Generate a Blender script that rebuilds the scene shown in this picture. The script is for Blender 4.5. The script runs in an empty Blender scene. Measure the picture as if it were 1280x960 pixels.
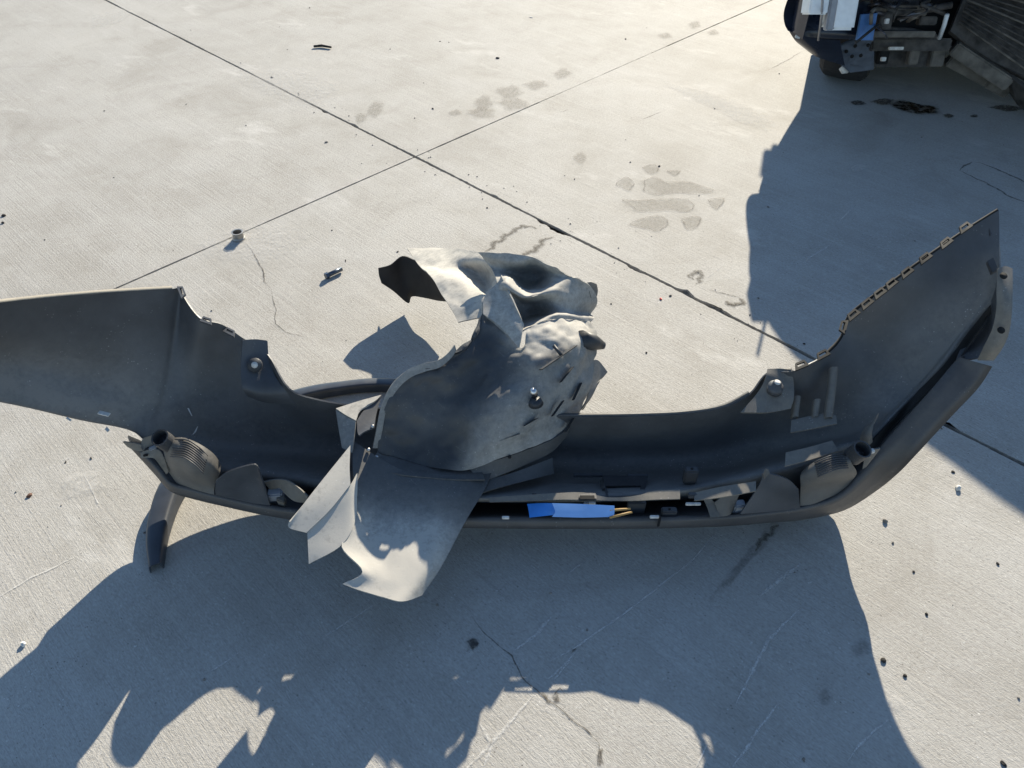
import bpy, bmesh, math, random
import numpy as np
from mathutils import Vector, noise

random.seed(7)
scene = bpy.context.scene
COL = scene.collection
R = math.radians

# ------------------------------------------------------------------ camera
PITCH, FOC, CAM_H = R(43.3), 960.0, 1.5
cam = bpy.data.cameras.new("camera")
cam.sensor_width = 36.0
cam.lens = 36.0 * FOC / 1280.0
cam.clip_start, cam.clip_end = 0.02, 800.0
cam_o = bpy.data.objects.new("camera", cam)
cam_o.location = (0, 0, CAM_H)
cam_o.rotation_euler = (math.pi / 2 - PITCH, 0, 0)
COL.objects.link(cam_o)
scene.camera = cam_o

# ------------------------------------------------------------------ light
SUN_EL, SUN_AZ = R(25.0), R(17.0)
world = bpy.data.worlds.new("World")
scene.world = world
world.use_nodes = True
wn = world.node_tree
sky = wn.nodes.new("ShaderNodeTexSky")
sky.sky_type = 'NISHITA'
sky.sun_disc = False
sky.sun_elevation = SUN_EL
sky.sun_rotation = SUN_AZ
sky.air_density = 1.0
sky.dust_density = 0.0
sky.ozone_density = 2.0
bg = wn.nodes["Background"]
wn.links.new(sky.outputs[0], bg.inputs[0])
bg.inputs[1].default_value = 0.086

sun = bpy.data.lights.new("sun", 'SUN')
sun.energy = 4.8
sun.angle = R(0.5)
sun.color = (1.0, 0.905, 0.73)
sun_o = bpy.data.objects.new("sun", sun)
SUN_DIR = Vector((math.sin(SUN_AZ) * math.cos(SUN_EL), math.cos(SUN_AZ) * math.cos(SUN_EL), math.sin(SUN_EL)))
sun_o.rotation_euler = SUN_DIR.to_track_quat('Z', 'Y').to_euler()
COL.objects.link(sun_o)
scene.view_settings.view_transform = 'Standard'
scene.view_settings.look = 'None'
scene.view_settings.exposure = 1.14
scene.view_settings.gamma = 1.0
scene.render.engine = 'CYCLES'

# ------------------------------------------------------------------ helpers
def at(x, y, z=0.0):
    """survey helper: the point of height z seen at photo pixel (x, y)"""
    a, b = (x - 640) / FOC, (480 - y) / FOC
    d = Vector((a, b * math.sin(PITCH) + math.cos(PITCH), b * math.cos(PITCH) - math.sin(PITCH)))
    t = (z - CAM_H) / d.z
    return Vector((d.x * t, d.y * t, z))

def props(o, label=None, cat=None, group=None, kind=None):
    if label: o["label"] = label
    if cat: o["category"] = cat
    if group: o["group"] = group
    if kind: o["kind"] = kind
    return o

def thing(name, loc, label, cat, group=None):
    o = bpy.data.objects.new(name, None)
    o.empty_display_size = 0.05
    o.location = loc
    COL.objects.link(o)
    return props(o, label, cat, group)

def link(name, me, mat, parent=None):
    o = bpy.data.objects.new(name, me)
    COL.objects.link(o)
    if mat: me.materials.append(mat)
    if parent:
        o.parent = parent
        bpy.context.view_layer.update()
        o.matrix_parent_inverse = world_inv(parent)
    return o

def world_inv(p):
    from mathutils import Matrix
    m = Matrix.Identity(4)
    chain = []
    q = p
    while q:
        chain.append(q); q = q.parent
    for q in reversed(chain):
        m = m @ q.matrix_parent_inverse @ q.matrix_basis if q.parent else q.matrix_basis.copy()
    return m.inverted()

def mesh(name, vs, fs, mat, parent=None, smooth=False, dust=None):
    me = bpy.data.meshes.new(name)
    me.from_pydata([tuple(v) for v in vs], [], fs)
    if smooth:
        me.polygons.foreach_set("use_smooth", [True] * len(me.polygons))
    if dust is not None:
        a = me.attributes.new("dust", 'FLOAT', 'POINT')
        a.data.foreach_set("value", list(dust))
    me.update()
    return link(name, me, mat, parent)

def bm_obj(name, bm, mat, parent=None, smooth=False):
    me = bpy.data.meshes.new(name)
    bmesh.ops.recalc_face_normals(bm, faces=bm.faces)
    bm.to_mesh(me); bm.free()
    if smooth:
        me.polygons.foreach_set("use_smooth", [True] * len(me.polygons))
    return link(name, me, mat, parent)

def cr(a, sub):
    """Catmull-Rom along axis 0"""
    n = len(a)
    if n == 2 or sub == 1:
        ts = np.linspace(0, n - 1, (n - 1) * sub + 1)
        i = np.minimum(ts.astype(int), n - 2); f = (ts - i).reshape(-1, *([1] * (a.ndim - 1)))
        return a[i] * (1 - f) + a[i + 1] * f
    p = np.concatenate([[2 * a[0] - a[1]], a, [2 * a[-1] - a[-2]]])
    d = np.diff(p[..., :3], axis=0)
    ch = np.sqrt((d ** 2).sum(-1)).reshape(len(d), -1).mean(1)
    ch = np.sqrt(np.maximum(ch, 1e-6))
    out = []
    for i in range(n - 1):
        p0, p1, p2, p3 = p[i], p[i + 1], p[i + 2], p[i + 3]
        t0 = 0.0; t1 = ch[i]; t2 = t1 + ch[i + 1]; t3 = t2 + ch[i + 2]
        for k in range(sub):
            t = t1 + (t2 - t1) * k / sub
            A1 = (t1 - t) / (t1 - t0) * p0 + (t - t0) / (t1 - t0) * p1
            A2 = (t2 - t) / (t2 - t1) * p1 + (t - t1) / (t2 - t1) * p2
            A3 = (t3 - t) / (t3 - t2) * p2 + (t - t2) / (t3 - t2) * p3
            B1 = (t2 - t) / (t2 - t0) * A1 + (t - t0) / (t2 - t0) * A2
            B2 = (t3 - t) / (t3 - t1) * A2 + (t - t1) / (t3 - t1) * A3
            out.append((t2 - t) / (t2 - t1) * B1 + (t - t1) / (t2 - t1) * B2)
    out.append(a[-1])
    return np.array(out)

def sheet(name, rows, mat, parent=None, sub=5, thick=0.0032, dust=0.0, rough=0.0, rscale=9.0, world_pts=False, seed=0, lin=False, ridge=0.0):
    """curved panel with real thickness; rows of (px, py, z[, dust]) control points"""
    G = []
    for r in rows:
        L = []
        for q in r:
            w = Vector(q[:3]) if world_pts else at(*q[:3])
            L.append((w.x, w.y, w.z, q[3] if len(q) > 3 else dust))
        G.append(L)
    A = np.array(G, dtype=float)
    su = sub if isinstance(sub, tuple) else (sub, sub)
    if lin == 'v':
        A = cr(A, su[0]); At = A.transpose(1, 0, 2); k = len(At); ts = np.linspace(0, k - 1, (k - 1) * su[1] + 1)
        ii = np.minimum(ts.astype(int), k - 2); u_ = (ts - ii).reshape(-1, 1, 1)
        A = (At[ii] * (1 - u_) + At[ii + 1] * u_).transpose(1, 0, 2)
    elif lin:
        def f(a, s):
            n = len(a); ts = np.linspace(0, n - 1, (n - 1) * s + 1)
            i = np.minimum(ts.astype(int), n - 2); u = (ts - i).reshape(-1, 1, 1)
            return a[i] * (1 - u) + a[i + 1] * u
        A = f(A, su[0]); A = f(A.transpose(1, 0, 2), su[1]).transpose(1, 0, 2)
    else:
        A = cr(A, su[0])
        A = cr(A.transpose(1, 0, 2), su[1]).transpose(1, 0, 2)
    n, m, _ = A.shape
    X = A[:, :, :3].copy()
    du = np.gradient(X, axis=0); dv = np.gradient(X, axis=1)
    N = np.cross(du, dv); L = np.linalg.norm(N, axis=2, keepdims=True); N = N / np.maximum(L, 1e-9)
    if rough:
        for i in range(n):
            for j in range(m):
                v = Vector(X[i, j]) * rscale + Vector((seed * 3.1, 0, 0))
                d = noise.noise(v) + 0.5 * noise.noise(v * 2.3) + 0.25 * noise.noise(v * 5.1)
                if ridge: d = d * (1 - ridge) + ridge * (1.2 - 3.2 * abs(noise.noise(v * .8 + Vector((9, 4, 2)))) + .5 - 1.6 * abs(noise.noise(v * 1.9)))
                X[i, j] += N[i, j] * d * rough
    F = X + N * thick / 2; B = X - N * thick / 2
    vs = list(F.reshape(-1, 3)) + list(B.reshape(-1, 3))
    ds = list(A[:, :, 3].reshape(-1)) * 2
    fs, sm = [], []
    o = n * m
    for i in range(n - 1):
        for j in range(m - 1):
            a, b, c, d = i * m + j, i * m + j + 1, (i + 1) * m + j + 1, (i + 1) * m + j
            fs.append((a, d, c, b)); fs.append((o + a, o + b, o + c, o + d)); sm += [True, True]
    ring = [j for j in range(m)] + [i * m + m - 1 for i in range(1, n)] + [(n - 1) * m + j for j in range(m - 2, -1, -1)] + [i * m for i in range(n - 2, 0, -1)]
    base = len(vs)
    for k in ring:
        vs.append(F.reshape(-1, 3)[k]); vs.append(B.reshape(-1, 3)[k]); ds += [ds[k], ds[k]]
    K = len(ring)
    for k in range(K):
        q = (k + 1) % K
        fs.append((base + 2 * k, base + 2 * q, base + 2 * q + 1, base + 2 * k + 1)); sm.append(False)
    me = bpy.data.meshes.new(name)
    me.from_pydata([tuple(v) for v in vs], [], fs)
    me.polygons.foreach_set("use_smooth", sm)
    a = me.attributes.new("dust", 'FLOAT', 'POINT'); a.data.foreach_set("value", [float(x) for x in ds])
    me.update()
    return link(name, me, mat, parent)

def slab_poly(name, pts, mat, parent=None, thick=0.004, up=None, dust=0.0):
    """flat-ish plate from an outline of world points, extruded to a thickness"""
    n = len(pts)
    c = sum(pts, Vector()) / n
    nn = Vector()
    for i in range(n):
        nn += (pts[i] - c).cross(pts[(i + 1) % n] - c)
    nn.normalize()
    vs = [p + nn * thick / 2 for p in pts] + [p - nn * thick / 2 for p in pts]
    fs = [tuple(range(n)), tuple(range(2 * n - 1, n - 1, -1))]
    for i in range(n):
        j = (i + 1) % n
        fs.append((i, i + n, j + n, j))
    return mesh(name, vs, fs, mat, parent, dust=[dust] * (2 * n))

def tube_bm(bm, pts, r, seg=10, cap=True):
    rs = r if isinstance(r, (list, tuple)) else [r] * len(pts)
    prev = None; first = None
    ref = Vector((0.13, 0.31, 0.94))
    for i, p in enumerate(pts):
        t = (pts[min(i + 1, len(pts) - 1)] - pts[max(i - 1, 0)]).normalized()
        a = t.cross(ref).normalized(); b = t.cross(a).normalized()
        ring = [bm.verts.new(p + (a * math.cos(2 * math.pi * k / seg) + b * math.sin(2 * math.pi * k / seg)) * rs[i]) for k in range(seg)]
        if prev:
            for k in range(seg):
                bm.faces.new((prev[k], prev[(k + 1) % seg], ring[(k + 1) % seg], ring[k]))
        else: first = ring
        prev = ring
    if cap:
        bm.faces.new(first); bm.faces.new(prev)

def tube(name, pts, r, mat, parent=None, seg=10, cap=True, smooth=True):
    bm = bmesh.new(); tube_bm(bm, pts, r, seg, cap)
    return bm_obj(name, bm, mat, parent, smooth)

def box(name, c, ax, mat, parent=None, bev=0.0):
    """oriented box: centre and three half-axis vectors"""
    bm = bmesh.new()
    v = {}
    for i in (-1, 1):
        for j in (-1, 1):
            for k in (-1, 1):
                v[i, j, k] = bm.verts.new(c + ax[0] * i + ax[1] * j + ax[2] * k)
    for f in [((-1,-1,-1),(-1,1,-1),(-1,1,1),(-1,-1,1)), ((1,-1,-1),(1,-1,1),(1,1,1),(1,1,-1)), ((-1,-1,-1),(-1,-1,1),(1,-1,1),(1,-1,-1)),
              ((-1,1,-1),(1,1,-1),(1,1,1),(-1,1,1)), ((-1,-1,-1),(1,-1,-1),(1,1,-1),(-1,1,-1)), ((-1,-1,1),(-1,1,1),(1,1,1),(1,-1,1))]:
        bm.faces.new([v[q] for q in f])
    if bev: bmesh.ops.bevel(bm, geom=bm.edges[:], offset=bev, segments=2, affect='EDGES')
    return bm_obj(name, bm, mat, parent)

# ------------------------------------------------------------------ materials
def nodes(name):
    m = bpy.data.materials.new(name); m.use_nodes = True
    nt = m.node_tree
    return m, nt, nt.nodes["Principled BSDF"]

class NB:
    def __init__(s, nt): s.nt = nt; s.tc = None
    def n(s, t, **k):
        q = s.nt.nodes.new(t)
        for a, b in k.items(): setattr(q, a, b)
        return q
    def coord(s, scale=(1, 1, 1), rot=0.0):
        if not s.tc: s.tc = s.n("ShaderNodeTexCoord")
        mp = s.n("ShaderNodeMapping"); mp.inputs["Scale"].default_value = scale; mp.inputs["Rotation"].default_value = (0, 0, rot)
        if rot:   # rotate first, then scale
            m1 = s.n("ShaderNodeMapping"); m1.inputs["Rotation"].default_value = (0, 0, rot)
            s.nt.links.new(s.tc.outputs["Object"], m1.inputs[0]); s.nt.links.new(m1.outputs[0], mp.inputs[0]); mp.inputs["Rotation"].default_value = (0, 0, 0)
        else: s.nt.links.new(s.tc.outputs["Object"], mp.inputs[0])
        return mp.outputs[0]
    def noise(s, scale, detail=4, rough=0.55, co=None, dist=0.0):
        q = s.n("ShaderNodeTexNoise"); q.inputs["Scale"].default_value = scale; q.inputs["Detail"].default_value = detail
        q.inputs["Roughness"].default_value = rough; q.inputs["Distortion"].default_value = dist
        s.nt.links.new(co if co else s.coord(), q.inputs["Vector"])
        return q.outputs["Fac"]
    def ramp(s, f, a, b, ca=0.0, cb=1.0):
        q = s.n("ShaderNodeMapRange"); q.inputs[1].default_value = a; q.inputs[2].default_value = b
        q.inputs[3].default_value = ca; q.inputs[4].default_value = cb
        s.nt.links.new(f, q.inputs[0]); return q.outputs[0]
    def math(s, op, a, b):
        q = s.n("ShaderNodeMath", operation=op)
        for i, v in enumerate((a, b)):
            if isinstance(v, (int, float)): q.inputs[i].default_value = v
            else: s.nt.links.new(v, q.inputs[i])
        return q.outputs[0]
    def mix(s, f, a, b):
        q = s.n("ShaderNodeMix", data_type='RGBA')
        for i, v in ((0, f), (6, a), (7, b)):
            if isinstance(v, (int, float)): q.inputs[i].default_value = v
            elif isinstance(v, tuple): q.inputs[i].default_value = (*v, 1)
            else: s.nt.links.new(v, q.inputs[i])
        return q.outputs[2]
    def bump(s, h, strength, dist, prev=None):
        q = s.n("ShaderNodeBump"); q.inputs["Strength"].default_value = strength; q.inputs["Distance"].default_value = dist
        s.nt.links.new(h, q.inputs["Height"])
        if prev: s.nt.links.new(prev, q.inputs["Normal"])
        return q.outputs[0]

def plain(name, col, rough=0.6, metal=0.0, vary=0.25, scale=30.0, bump=0.0):
    m, nt, p = nodes(name); b = NB(nt)
    f = b.noise(scale, 5)
    c = b.mix(b.ramp(f, 0.3, 0.7), tuple(x * (1 - vary) for x in col), tuple(min(1, x * (1 + vary)) for x in col))
    nt.links.new(c, p.inputs["Base Color"])
    nt.links.new(b.ramp(b.noise(scale * 0.4, 4), 0.3, 0.7, max(0.05, rough - 0.1), min(1, rough + 0.12)), p.inputs["Roughness"])
    p.inputs["Metallic"].default_value = metal
    if bump: nt.links.new(b.bump(b.noise(scale * 8, 3), bump, 0.001), p.inputs["Normal"])
    return m

def plastic(name, base, dustcol, rough=0.5, grain=0.15):
    """moulded plastic with dried dust (amount from the 'dust' attribute broken up by noise) and scuffs"""
    m, nt, p = nodes(name); b = NB(nt)
    at_ = b.n("ShaderNodeAttribute", attribute_name="dust")
    n1 = b.noise(16, 9, 0.78, dist=0.6); n2 = b.noise(85, 6, 0.75)
    nz = b.math('ADD', b.ramp(n1, 0.3, 0.7, -0.30, 0.28), b.ramp(n2, 0.3, 0.7, -0.30, 0.28))
    amt = b.math('MULTIPLY', at_.outputs["Fac"], b.math('ADD', 1.0, nz))
    scr = b.noise(3, 6, 0.75, b.coord((6, 60, 20), 0.7))
    s2 = b.ramp(scr, 0.62, 0.74, 0, 0.22)
    amt = b.math('ADD', amt, s2)
    cl = b.n("ShaderNodeClamp"); nt.links.new(amt, cl.inputs[0])
    c0 = b.mix(b.ramp(b.noise(12, 4), 0.35, 0.7), tuple(x * 0.8 for x in base), tuple(x * 1.25 for x in base))
    c = b.mix(cl.outputs[0], c0, dustcol)
    v = b.n("ShaderNodeTexVoronoi"); v.inputs["Scale"].default_value = 130; nt.links.new(b.coord(), v.inputs["Vector"])
    fl = b.math('MULTIPLY', b.ramp(v.outputs["Distance"], 0.20, 0.12), b.ramp(b.noise(19, 3), 0.54, 0.64))
    c = b.mix(b.math('MULTIPLY', fl, b.math('ADD', 0.12, b.math('MULTIPLY', cl.outputs[0], 0.6))), c, (0.55, 0.53, 0.50))
    hs = b.noise(1.0, 5, 0.8, b.coord((14, 160, 40), -0.5)); hs2 = b.noise(1.0, 5, 0.8, b.coord((150, 12, 40), 0.35))
    c = b.mix(b.math('ADD', b.ramp(hs, 0.66, 0.74, 0, 0.16), b.ramp(hs2, 0.67, 0.75, 0, 0.16)), c, (0.30, 0.29, 0.28))
    nt.links.new(c, p.inputs["Base Color"])
    r = b.math('ADD', b.ramp(n2, 0.3, 0.7, rough - 0.08, rough + 0.08), b.math('MULTIPLY', cl.outputs[0], 0.3))
    nt.links.new(r, p.inputs["Roughness"])
    p.inputs["Specular IOR Level"].default_value = 0.4
    bb = b.bump(b.noise(600, 2), grain, 0.0006)
    bb = b.bump(n2, 0.12, 0.003, bb)
    nt.links.new(bb, p.inputs["Normal"])
    return m

A_DIR = Vector((0.715, -0.700, 0)); B_DIR = Vector((0.700, 0.715, 0)); O_PT = at(519, 196)
A_ROT = math.atan2(0.700, 0.715)      # turns joint direction A onto x

def concrete(name, tint=1.0):
    m, nt, p = nodes(name); b = NB(nt)
    co_b = b.coord((5, 190, 1), A_ROT)
    co_b2 = b.coord((2, 60, 1), A_ROT)
    big = b.noise(0.75, 5, 0.6, dist=0.4); mid = b.noise(5, 6, 0.65); fine = b.noise(160, 4, 0.7); grit = b.noise(420, 2, 0.6)
    broom = b.noise(1.0, 3, 0.6, co_b); broom2 = b.noise(1.0, 3, 0.6, co_b2)
    c = b.mix(b.ramp(big, 0.32, 0.68), (0.30 * tint, 0.284 * tint, 0.256 * tint), (0.405 * tint, 0.39 * tint, 0.36 * tint))
    c = b.mix(b.ramp(mid, 0.42, 0.75, 0, 0.55), c, (0.43 * tint, 0.42 * tint, 0.40 * tint))
    c = b.mix(b.ramp(mid, 0.42, 0.25, 0, 0.45), c, (0.235, 0.218, 0.19))
    c = b.mix(b.ramp(fine, 0.48, 0.30, 0, 0.45), c, (0.15, 0.142, 0.128))
    c = b.mix(b.ramp(broom, 0.45, 0.28, 0, 0.28), c, (0.17, 0.16, 0.145))
    c = b.mix(b.ramp(broom2, 0.5, 0.72, 0, 0.22), c, (0.50, 0.48, 0.45))
    grain = b.noise(1.0, 3, 0.65, b.coord((90, 430, 1), A_ROT))
    c = b.mix(b.ramp(grain, 0.48, 0.32, 0, 0.36), c, (0.19, 0.176, 0.155))
    c = b.mix(b.ramp(grain, 0.52, 0.68, 0, 0.40), c, (0.56, 0.545, 0.515))
    blot = b.noise(2.6, 6, 0.7, dist=0.8)
    c = b.mix(b.ramp(blot, 0.50, 0.30, 0, 0.38), c, (0.235, 0.215, 0.185))
    # dusty white rubs
    w = b.noise(1.7, 5, 0.7, b.coord((1.0, 2.2, 1), 0.5))
    c = b.mix(b.ramp(w, 0.60, 0.74, 0, 0.6), c, (0.56, 0.545, 0.515))
    # pits and specks
    v = b.n("ShaderNodeTexVoronoi"); v.inputs["Scale"].default_value = 95; nt.links.new(b.coord(), v.inputs["Vector"])
    sp = b.ramp(v.outputs["Distance"], 0.16, 0.10)
    gate = b.ramp(b.noise(23, 2), 0.50, 0.62)
    c = b.mix(b.math('MULTIPLY', b.math('MULTIPLY', sp, gate), 0.75), c, (0.05, 0.045, 0.04))
    v2 = b.n("ShaderNodeTexVoronoi"); v2.inputs["Scale"].default_value = 75; nt.links.new(b.coord(), v2.inputs["Vector"])
    ls = b.math('MULTIPLY', b.ramp(v2.outputs["Distance"], 0.13, 0.08), b.ramp(b.noise(17, 2), 0.50, 0.62))
    c = b.mix(b.math('MULTIPLY', ls, 0.85), c, (0.62, 0.61, 0.59))
    nt.links.new(c, p.inputs["Base Color"])
    p.inputs["Roughness"].default_value = 0.80
    p.inputs["Specular IOR Level"].default_value = 0.38
    bb = b.bump(broom, 0.55, 0.0016)
    bb = b.bump(fine, 0.4, 0.0018, bb)
    bb = b.bump(grain, 0.5, 0.0014, bb)
    bb = b.bump(grit, 0.6, 0.0012, bb)
    bb = b.bump(mid, 0.25, 0.006, bb)
    nt.links.new(bb, p.inputs["Normal"])
    return m

def stain(name, col, amount, rough=0.85, nscale=40):
    """thin film on the concrete; 'dust' attribute runs 1 (middle) to 0 (rim), edge broken up by noise"""
    m, nt, p = nodes(name); b = NB(nt)
    a = b.n("ShaderNodeAttribute", attribute_name="dust")
    f = b.math('ADD', a.outputs["Fac"], b.ramp(b.noise(nscale, 5, 0.7), 0.25, 0.75, -0.45, 0.45))
    f = b.math('MULTIPLY', b.ramp(f, 0.12, 1.0), amount)
    f2 = b.math('MULTIPLY', f, b.ramp(b.noise(nscale * 4, 4, 0.7), 0.3, 0.62, 0.15, 1.15))
    p.inputs["Base Color"].default_value = (*col, 1); p.inputs["Roughness"].default_value = rough
    nt.links.new(f2, p.inputs["Alpha"])
    return m

M = {}
M['concrete'] = concrete("concrete")
M['joint'] = plain("joint_dirt", (0.045, 0.040, 0.034), 0.95, vary=0.5, scale=60)
M['spall'] = plain("broken_concrete", (0.20, 0.18, 0.15), 0.95, vary=0.5, scale=70, bump=0.8)
M['crack'] = None
M['plastic'] = plastic("black_bumper_plastic", (0.058, 0.061, 0.067), (0.20, 0.195, 0.185), 0.46)
M['plastic2'] = plastic("grey_black_plastic", (0.052, 0.052, 0.054), (0.25, 0.228, 0.19), 0.5)
M['liner'] = plastic("dusty_liner_plastic", (0.034, 0.036, 0.040), (0.42, 0.40, 0.36), 0.5, 0.25)
M['paint'] = plastic("dark_outer_skin", (0.044, 0.043, 0.045), (0.17, 0.155, 0.135), 0.38, 0.06)
M['flare'] = plain("blue_black_flare_plastic", (0.035, 0.042, 0.055), 0.38, vary=0.2)
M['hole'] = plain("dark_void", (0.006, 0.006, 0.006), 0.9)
M['metal'] = plain("zinc_steel", (0.5, 0.5, 0.5), 0.35, metal=1.0)
M['dkmetal'] = plain("dark_steel", (0.10, 0.10, 0.11), 0.45, metal=0.6, scale=40)
M['blue'] = plain("blue_plastic_card", (0.03, 0.20, 0.62), 0.35, vary=0.1)
M['cane'] = plain("tan_cane", (0.45, 0.28, 0.10), 0.6)
M['stone'] = plain("grey_stone", (0.16, 0.15, 0.14), 0.9, vary=0.4, scale=90)
M['darkbit'] = plain("dark_grit", (0.02, 0.018, 0.016), 0.9, vary=0.4, scale=90)
M['pale'] = plain("pale_stone", (0.6, 0.58, 0.54), 0.9, vary=0.2, scale=90)
M['leaf'] = plain("brown_leaf", (0.10, 0.045, 0.025), 0.8, vary=0.4, scale=90)
M['red'] = plain("red_plastic", (0.55, 0.04, 0.03), 0.4)
M['carpaint'] = plain("navy_car_paint", (0.012, 0.016, 0.028), 0.25, vary=0.3, scale=6)
M['rubber'] = plain("tyre_rubber", (0.022, 0.022, 0.023), 0.85, vary=0.3)
M['white'] = plain("white_plastic", (0.72, 0.74, 0.74), 0.5, vary=0.08)
M['grey'] = plain("grey_plastic", (0.25, 0.26, 0.28), 0.5, vary=0.15)
M['bluesteel'] = plain("blue_steel", (0.05, 0.15, 0.36), 0.5, vary=0.15)  # blue for the bracket beside the headlamp bucket
M['grime'] = plain("grimy_metal", (0.060, 0.054, 0.048), 0.75, vary=0.6, scale=25, bump=0.5)
M['grime2'] = plain("dusty_metal", (0.13, 0.115, 0.095), 0.8, vary=0.5, scale=18, bump=0.4)
M['glass'] = plain("dark_glass", (0.01, 0.012, 0.014), 0.08)
M['damp'] = stain("damp_print", (0.22, 0.198, 0.16), 0.30)
M['dampedge'] = stain("print_edge", (0.14, 0.122, 0.098), 0.42, 0.9, 60)
M['damp2'] = stain("faint_print", (0.23, 0.205, 0.165), 0.36)
M['crack'] = stain("crack_dirt", (0.055, 0.048, 0.040), 0.9, 0.95, 70)
M['rubble'] = stain("crumbled_joint", (0.10, 0.085, 0.065), 0.7, 0.95, 110)
M['oil'] = stain("oil_spill", (0.012, 0.008, 0.005), 1.0, 0.22, 9)
M['oil2'] = stain("oil_drip", (0.03, 0.026, 0.022), 0.85, 0.5, 30)
M['chalk'] = stain("chalky_scuff", (0.60, 0.585, 0.555), 0.34, 0.9, 30)
M['scratch'] = stain("pale_scratch", (0.60, 0.585, 0.555), 0.75, 0.9, 60)
M['grease'] = stain("old_grease", (0.07, 0.065, 0.06), 0.3, 0.6, 22)

# ------------------------------------------------------------------ ground: slabs with open joints
ground = mesh("ground", [(-300, -300, -0.03), (300, -300, -0.03), (300, 300, -0.03), (-300, 300, -0.03)], [(0, 1, 2, 3)], M['joint'])
props(ground, kind="structure")
pav = bpy.data.objects.new("concrete_pavement", None); COL.objects.link(pav); props(pav, kind="structure")
S, GAP = 4.4, 0.0042
def jag(t, k):   # wandering of a joint edge
    return 0.0026 * noise.noise(Vector((t * 9.0, k * 7.7, 0.3))) + 0.0030 * abs(noise.noise(Vector((t * 34.0, k * 3.3, 5.1)))) + 0.0018 * noise.noise(Vector((t * 90.0, k * 2.3, 7.1)))
def to_w(a, b): return O_PT + A_DIR * a + B_DIR * b
def to_ab(v):
    d = v - O_PT; return d.dot(A_DIR), d.dot(B_DIR)
# broken joint edges: (a along joint, length, depth, side) on the b = 0 joint, from the photo
SPALL = []
for (px, py, ln, dp, side) in [(690, 291, 0.12, 0.022, -1), (668, 283, 0.05, 0.014, -1), (795, 335, 0.08, 0.012, -1), (868, 358, 0.07, 0.016, 1), (905, 377, 0.12, 0.012, 1),
                               (455, 152, 0.07, 0.012, 1), (420, 135, 0.05, 0.01, -1), (612, 248, 0.05, 0.008, 1), (1192, 522, 0.05, 0.012, 1)]:
    SPALL.append((to_ab(at(px, py))[0], ln, dp, side))
def slab_edge(a0, a1, b, side, is_b0):
    """points along an edge at constant b, with the spalls bitten out (side: +1 slab lies above b)"""
    N = 420; out = []
    for i in range(N + 1):
        a = a0 + (a1 - a0) * i / N
        w = GAP + 0.0012 + jag(a, side)
        if is_b0:
            for (sa, ln, dp, sd) in SPALL:
                if sd == side and abs(a - sa) < ln / 2:
                    u = 1 - (abs(a - sa) / (ln / 2)) ** 1.5
                    w += dp * u * (0.55 + 0.8 * abs(noise.noise(Vector((a * 45, side * 3, 1.7)))))
        out.append((a, b + side * w))
    return out
for ia in range(-2, 2):
    for ib in range(-2, 2):
        a0, a1, b0, b1 = ia * S, (ia + 1) * S, ib * S, (ib + 1) * S
        lo = slab_edge(a0 + GAP, a1 - GAP, b0, 1, ib == 0)
        hi = slab_edge(a0 + GAP, a1 - GAP, b1, -1, ib == -1)
        N = 300
        # left / right edges (joint B) wander too; the far half of that joint is nearly shut
        def gapb(b): return (0.0036 if b < 0.75 else (0.0012 if b < 1.75 else 0.003)) + 0.5 * jag(b, 9)
        rt = [(a1 - gapb(b0 + (b1 - b0) * i / N), b0 + (b1 - b0) * i / N) for i in range(1, N)]
        lf = [(a0 + gapb(b1 - (b1 - b0) * i / N), b1 - (b1 - b0) * i / N) for i in range(1, N)]
        outl = lo + rt + hi[::-1] + lf
        bm = bmesh.new()
        top = [bm.verts.new(to_w(a, b)) for a, b in outl]
        bot = [bm.verts.new(to_w(a, b) - Vector((0, 0, 0.029))) for a, b in outl]
        f = bm.faces.new(top)
        n = len(top)
        for i in range(n):
            bm.faces.new((top[i], bot[i], bot[(i + 1) % n], top[(i + 1) % n]))
        bmesh.ops.triangulate(bm, faces=[f])
        bm_obj("concrete_slab", bm, M['concrete'], pav)
# the apron beyond the slabs
far = []
L1, L2 = 2 * S - 0.004, 290.0
for q in [((-L2, L2), (L2, L2), (L2, L1), (-L2, L1)), ((-L2, -L1), (L2, -L1), (L2, -L2), (-L2, -L2)), ((-L2, L1), (-L1, L1), (-L1, -L1), (-L2, -L1)), ((L1, L1), (L2, L1), (L2, -L1), (L1, -L1))]:
    mesh("concrete_apron", [to_w(*c) for c in q], [(3, 2, 1, 0)], M['concrete'], pav)

# rubble floor in the spalls
for (sa, ln, dp, sd) in SPALL[:5]:
    bm = bmesh.new()
    N = 16; g = []
    for i in range(N + 1):
        for j in range(7):
            a = sa - ln * 0.6 + ln * 1.2 * i / N; b = sd * (-0.004 + (dp * 1.5 + 0.01) * j / 6)
            v = to_w(a, b); v.z = -0.006 + 0.007 * noise.noise(v * 70) - 0.006 * (1 - j / 6)
            g.append(bm.verts.new(v))
    for i in range(N):
        for j in range(6):
            bm.faces.new((g[i * 7 + j], g[(i + 1) * 7 + j], g[(i + 1) * 7 + j + 1], g[i * 7 + j + 1]))
    bm_obj("broken_joint_edge", bm, M['spall'], pav)

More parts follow.
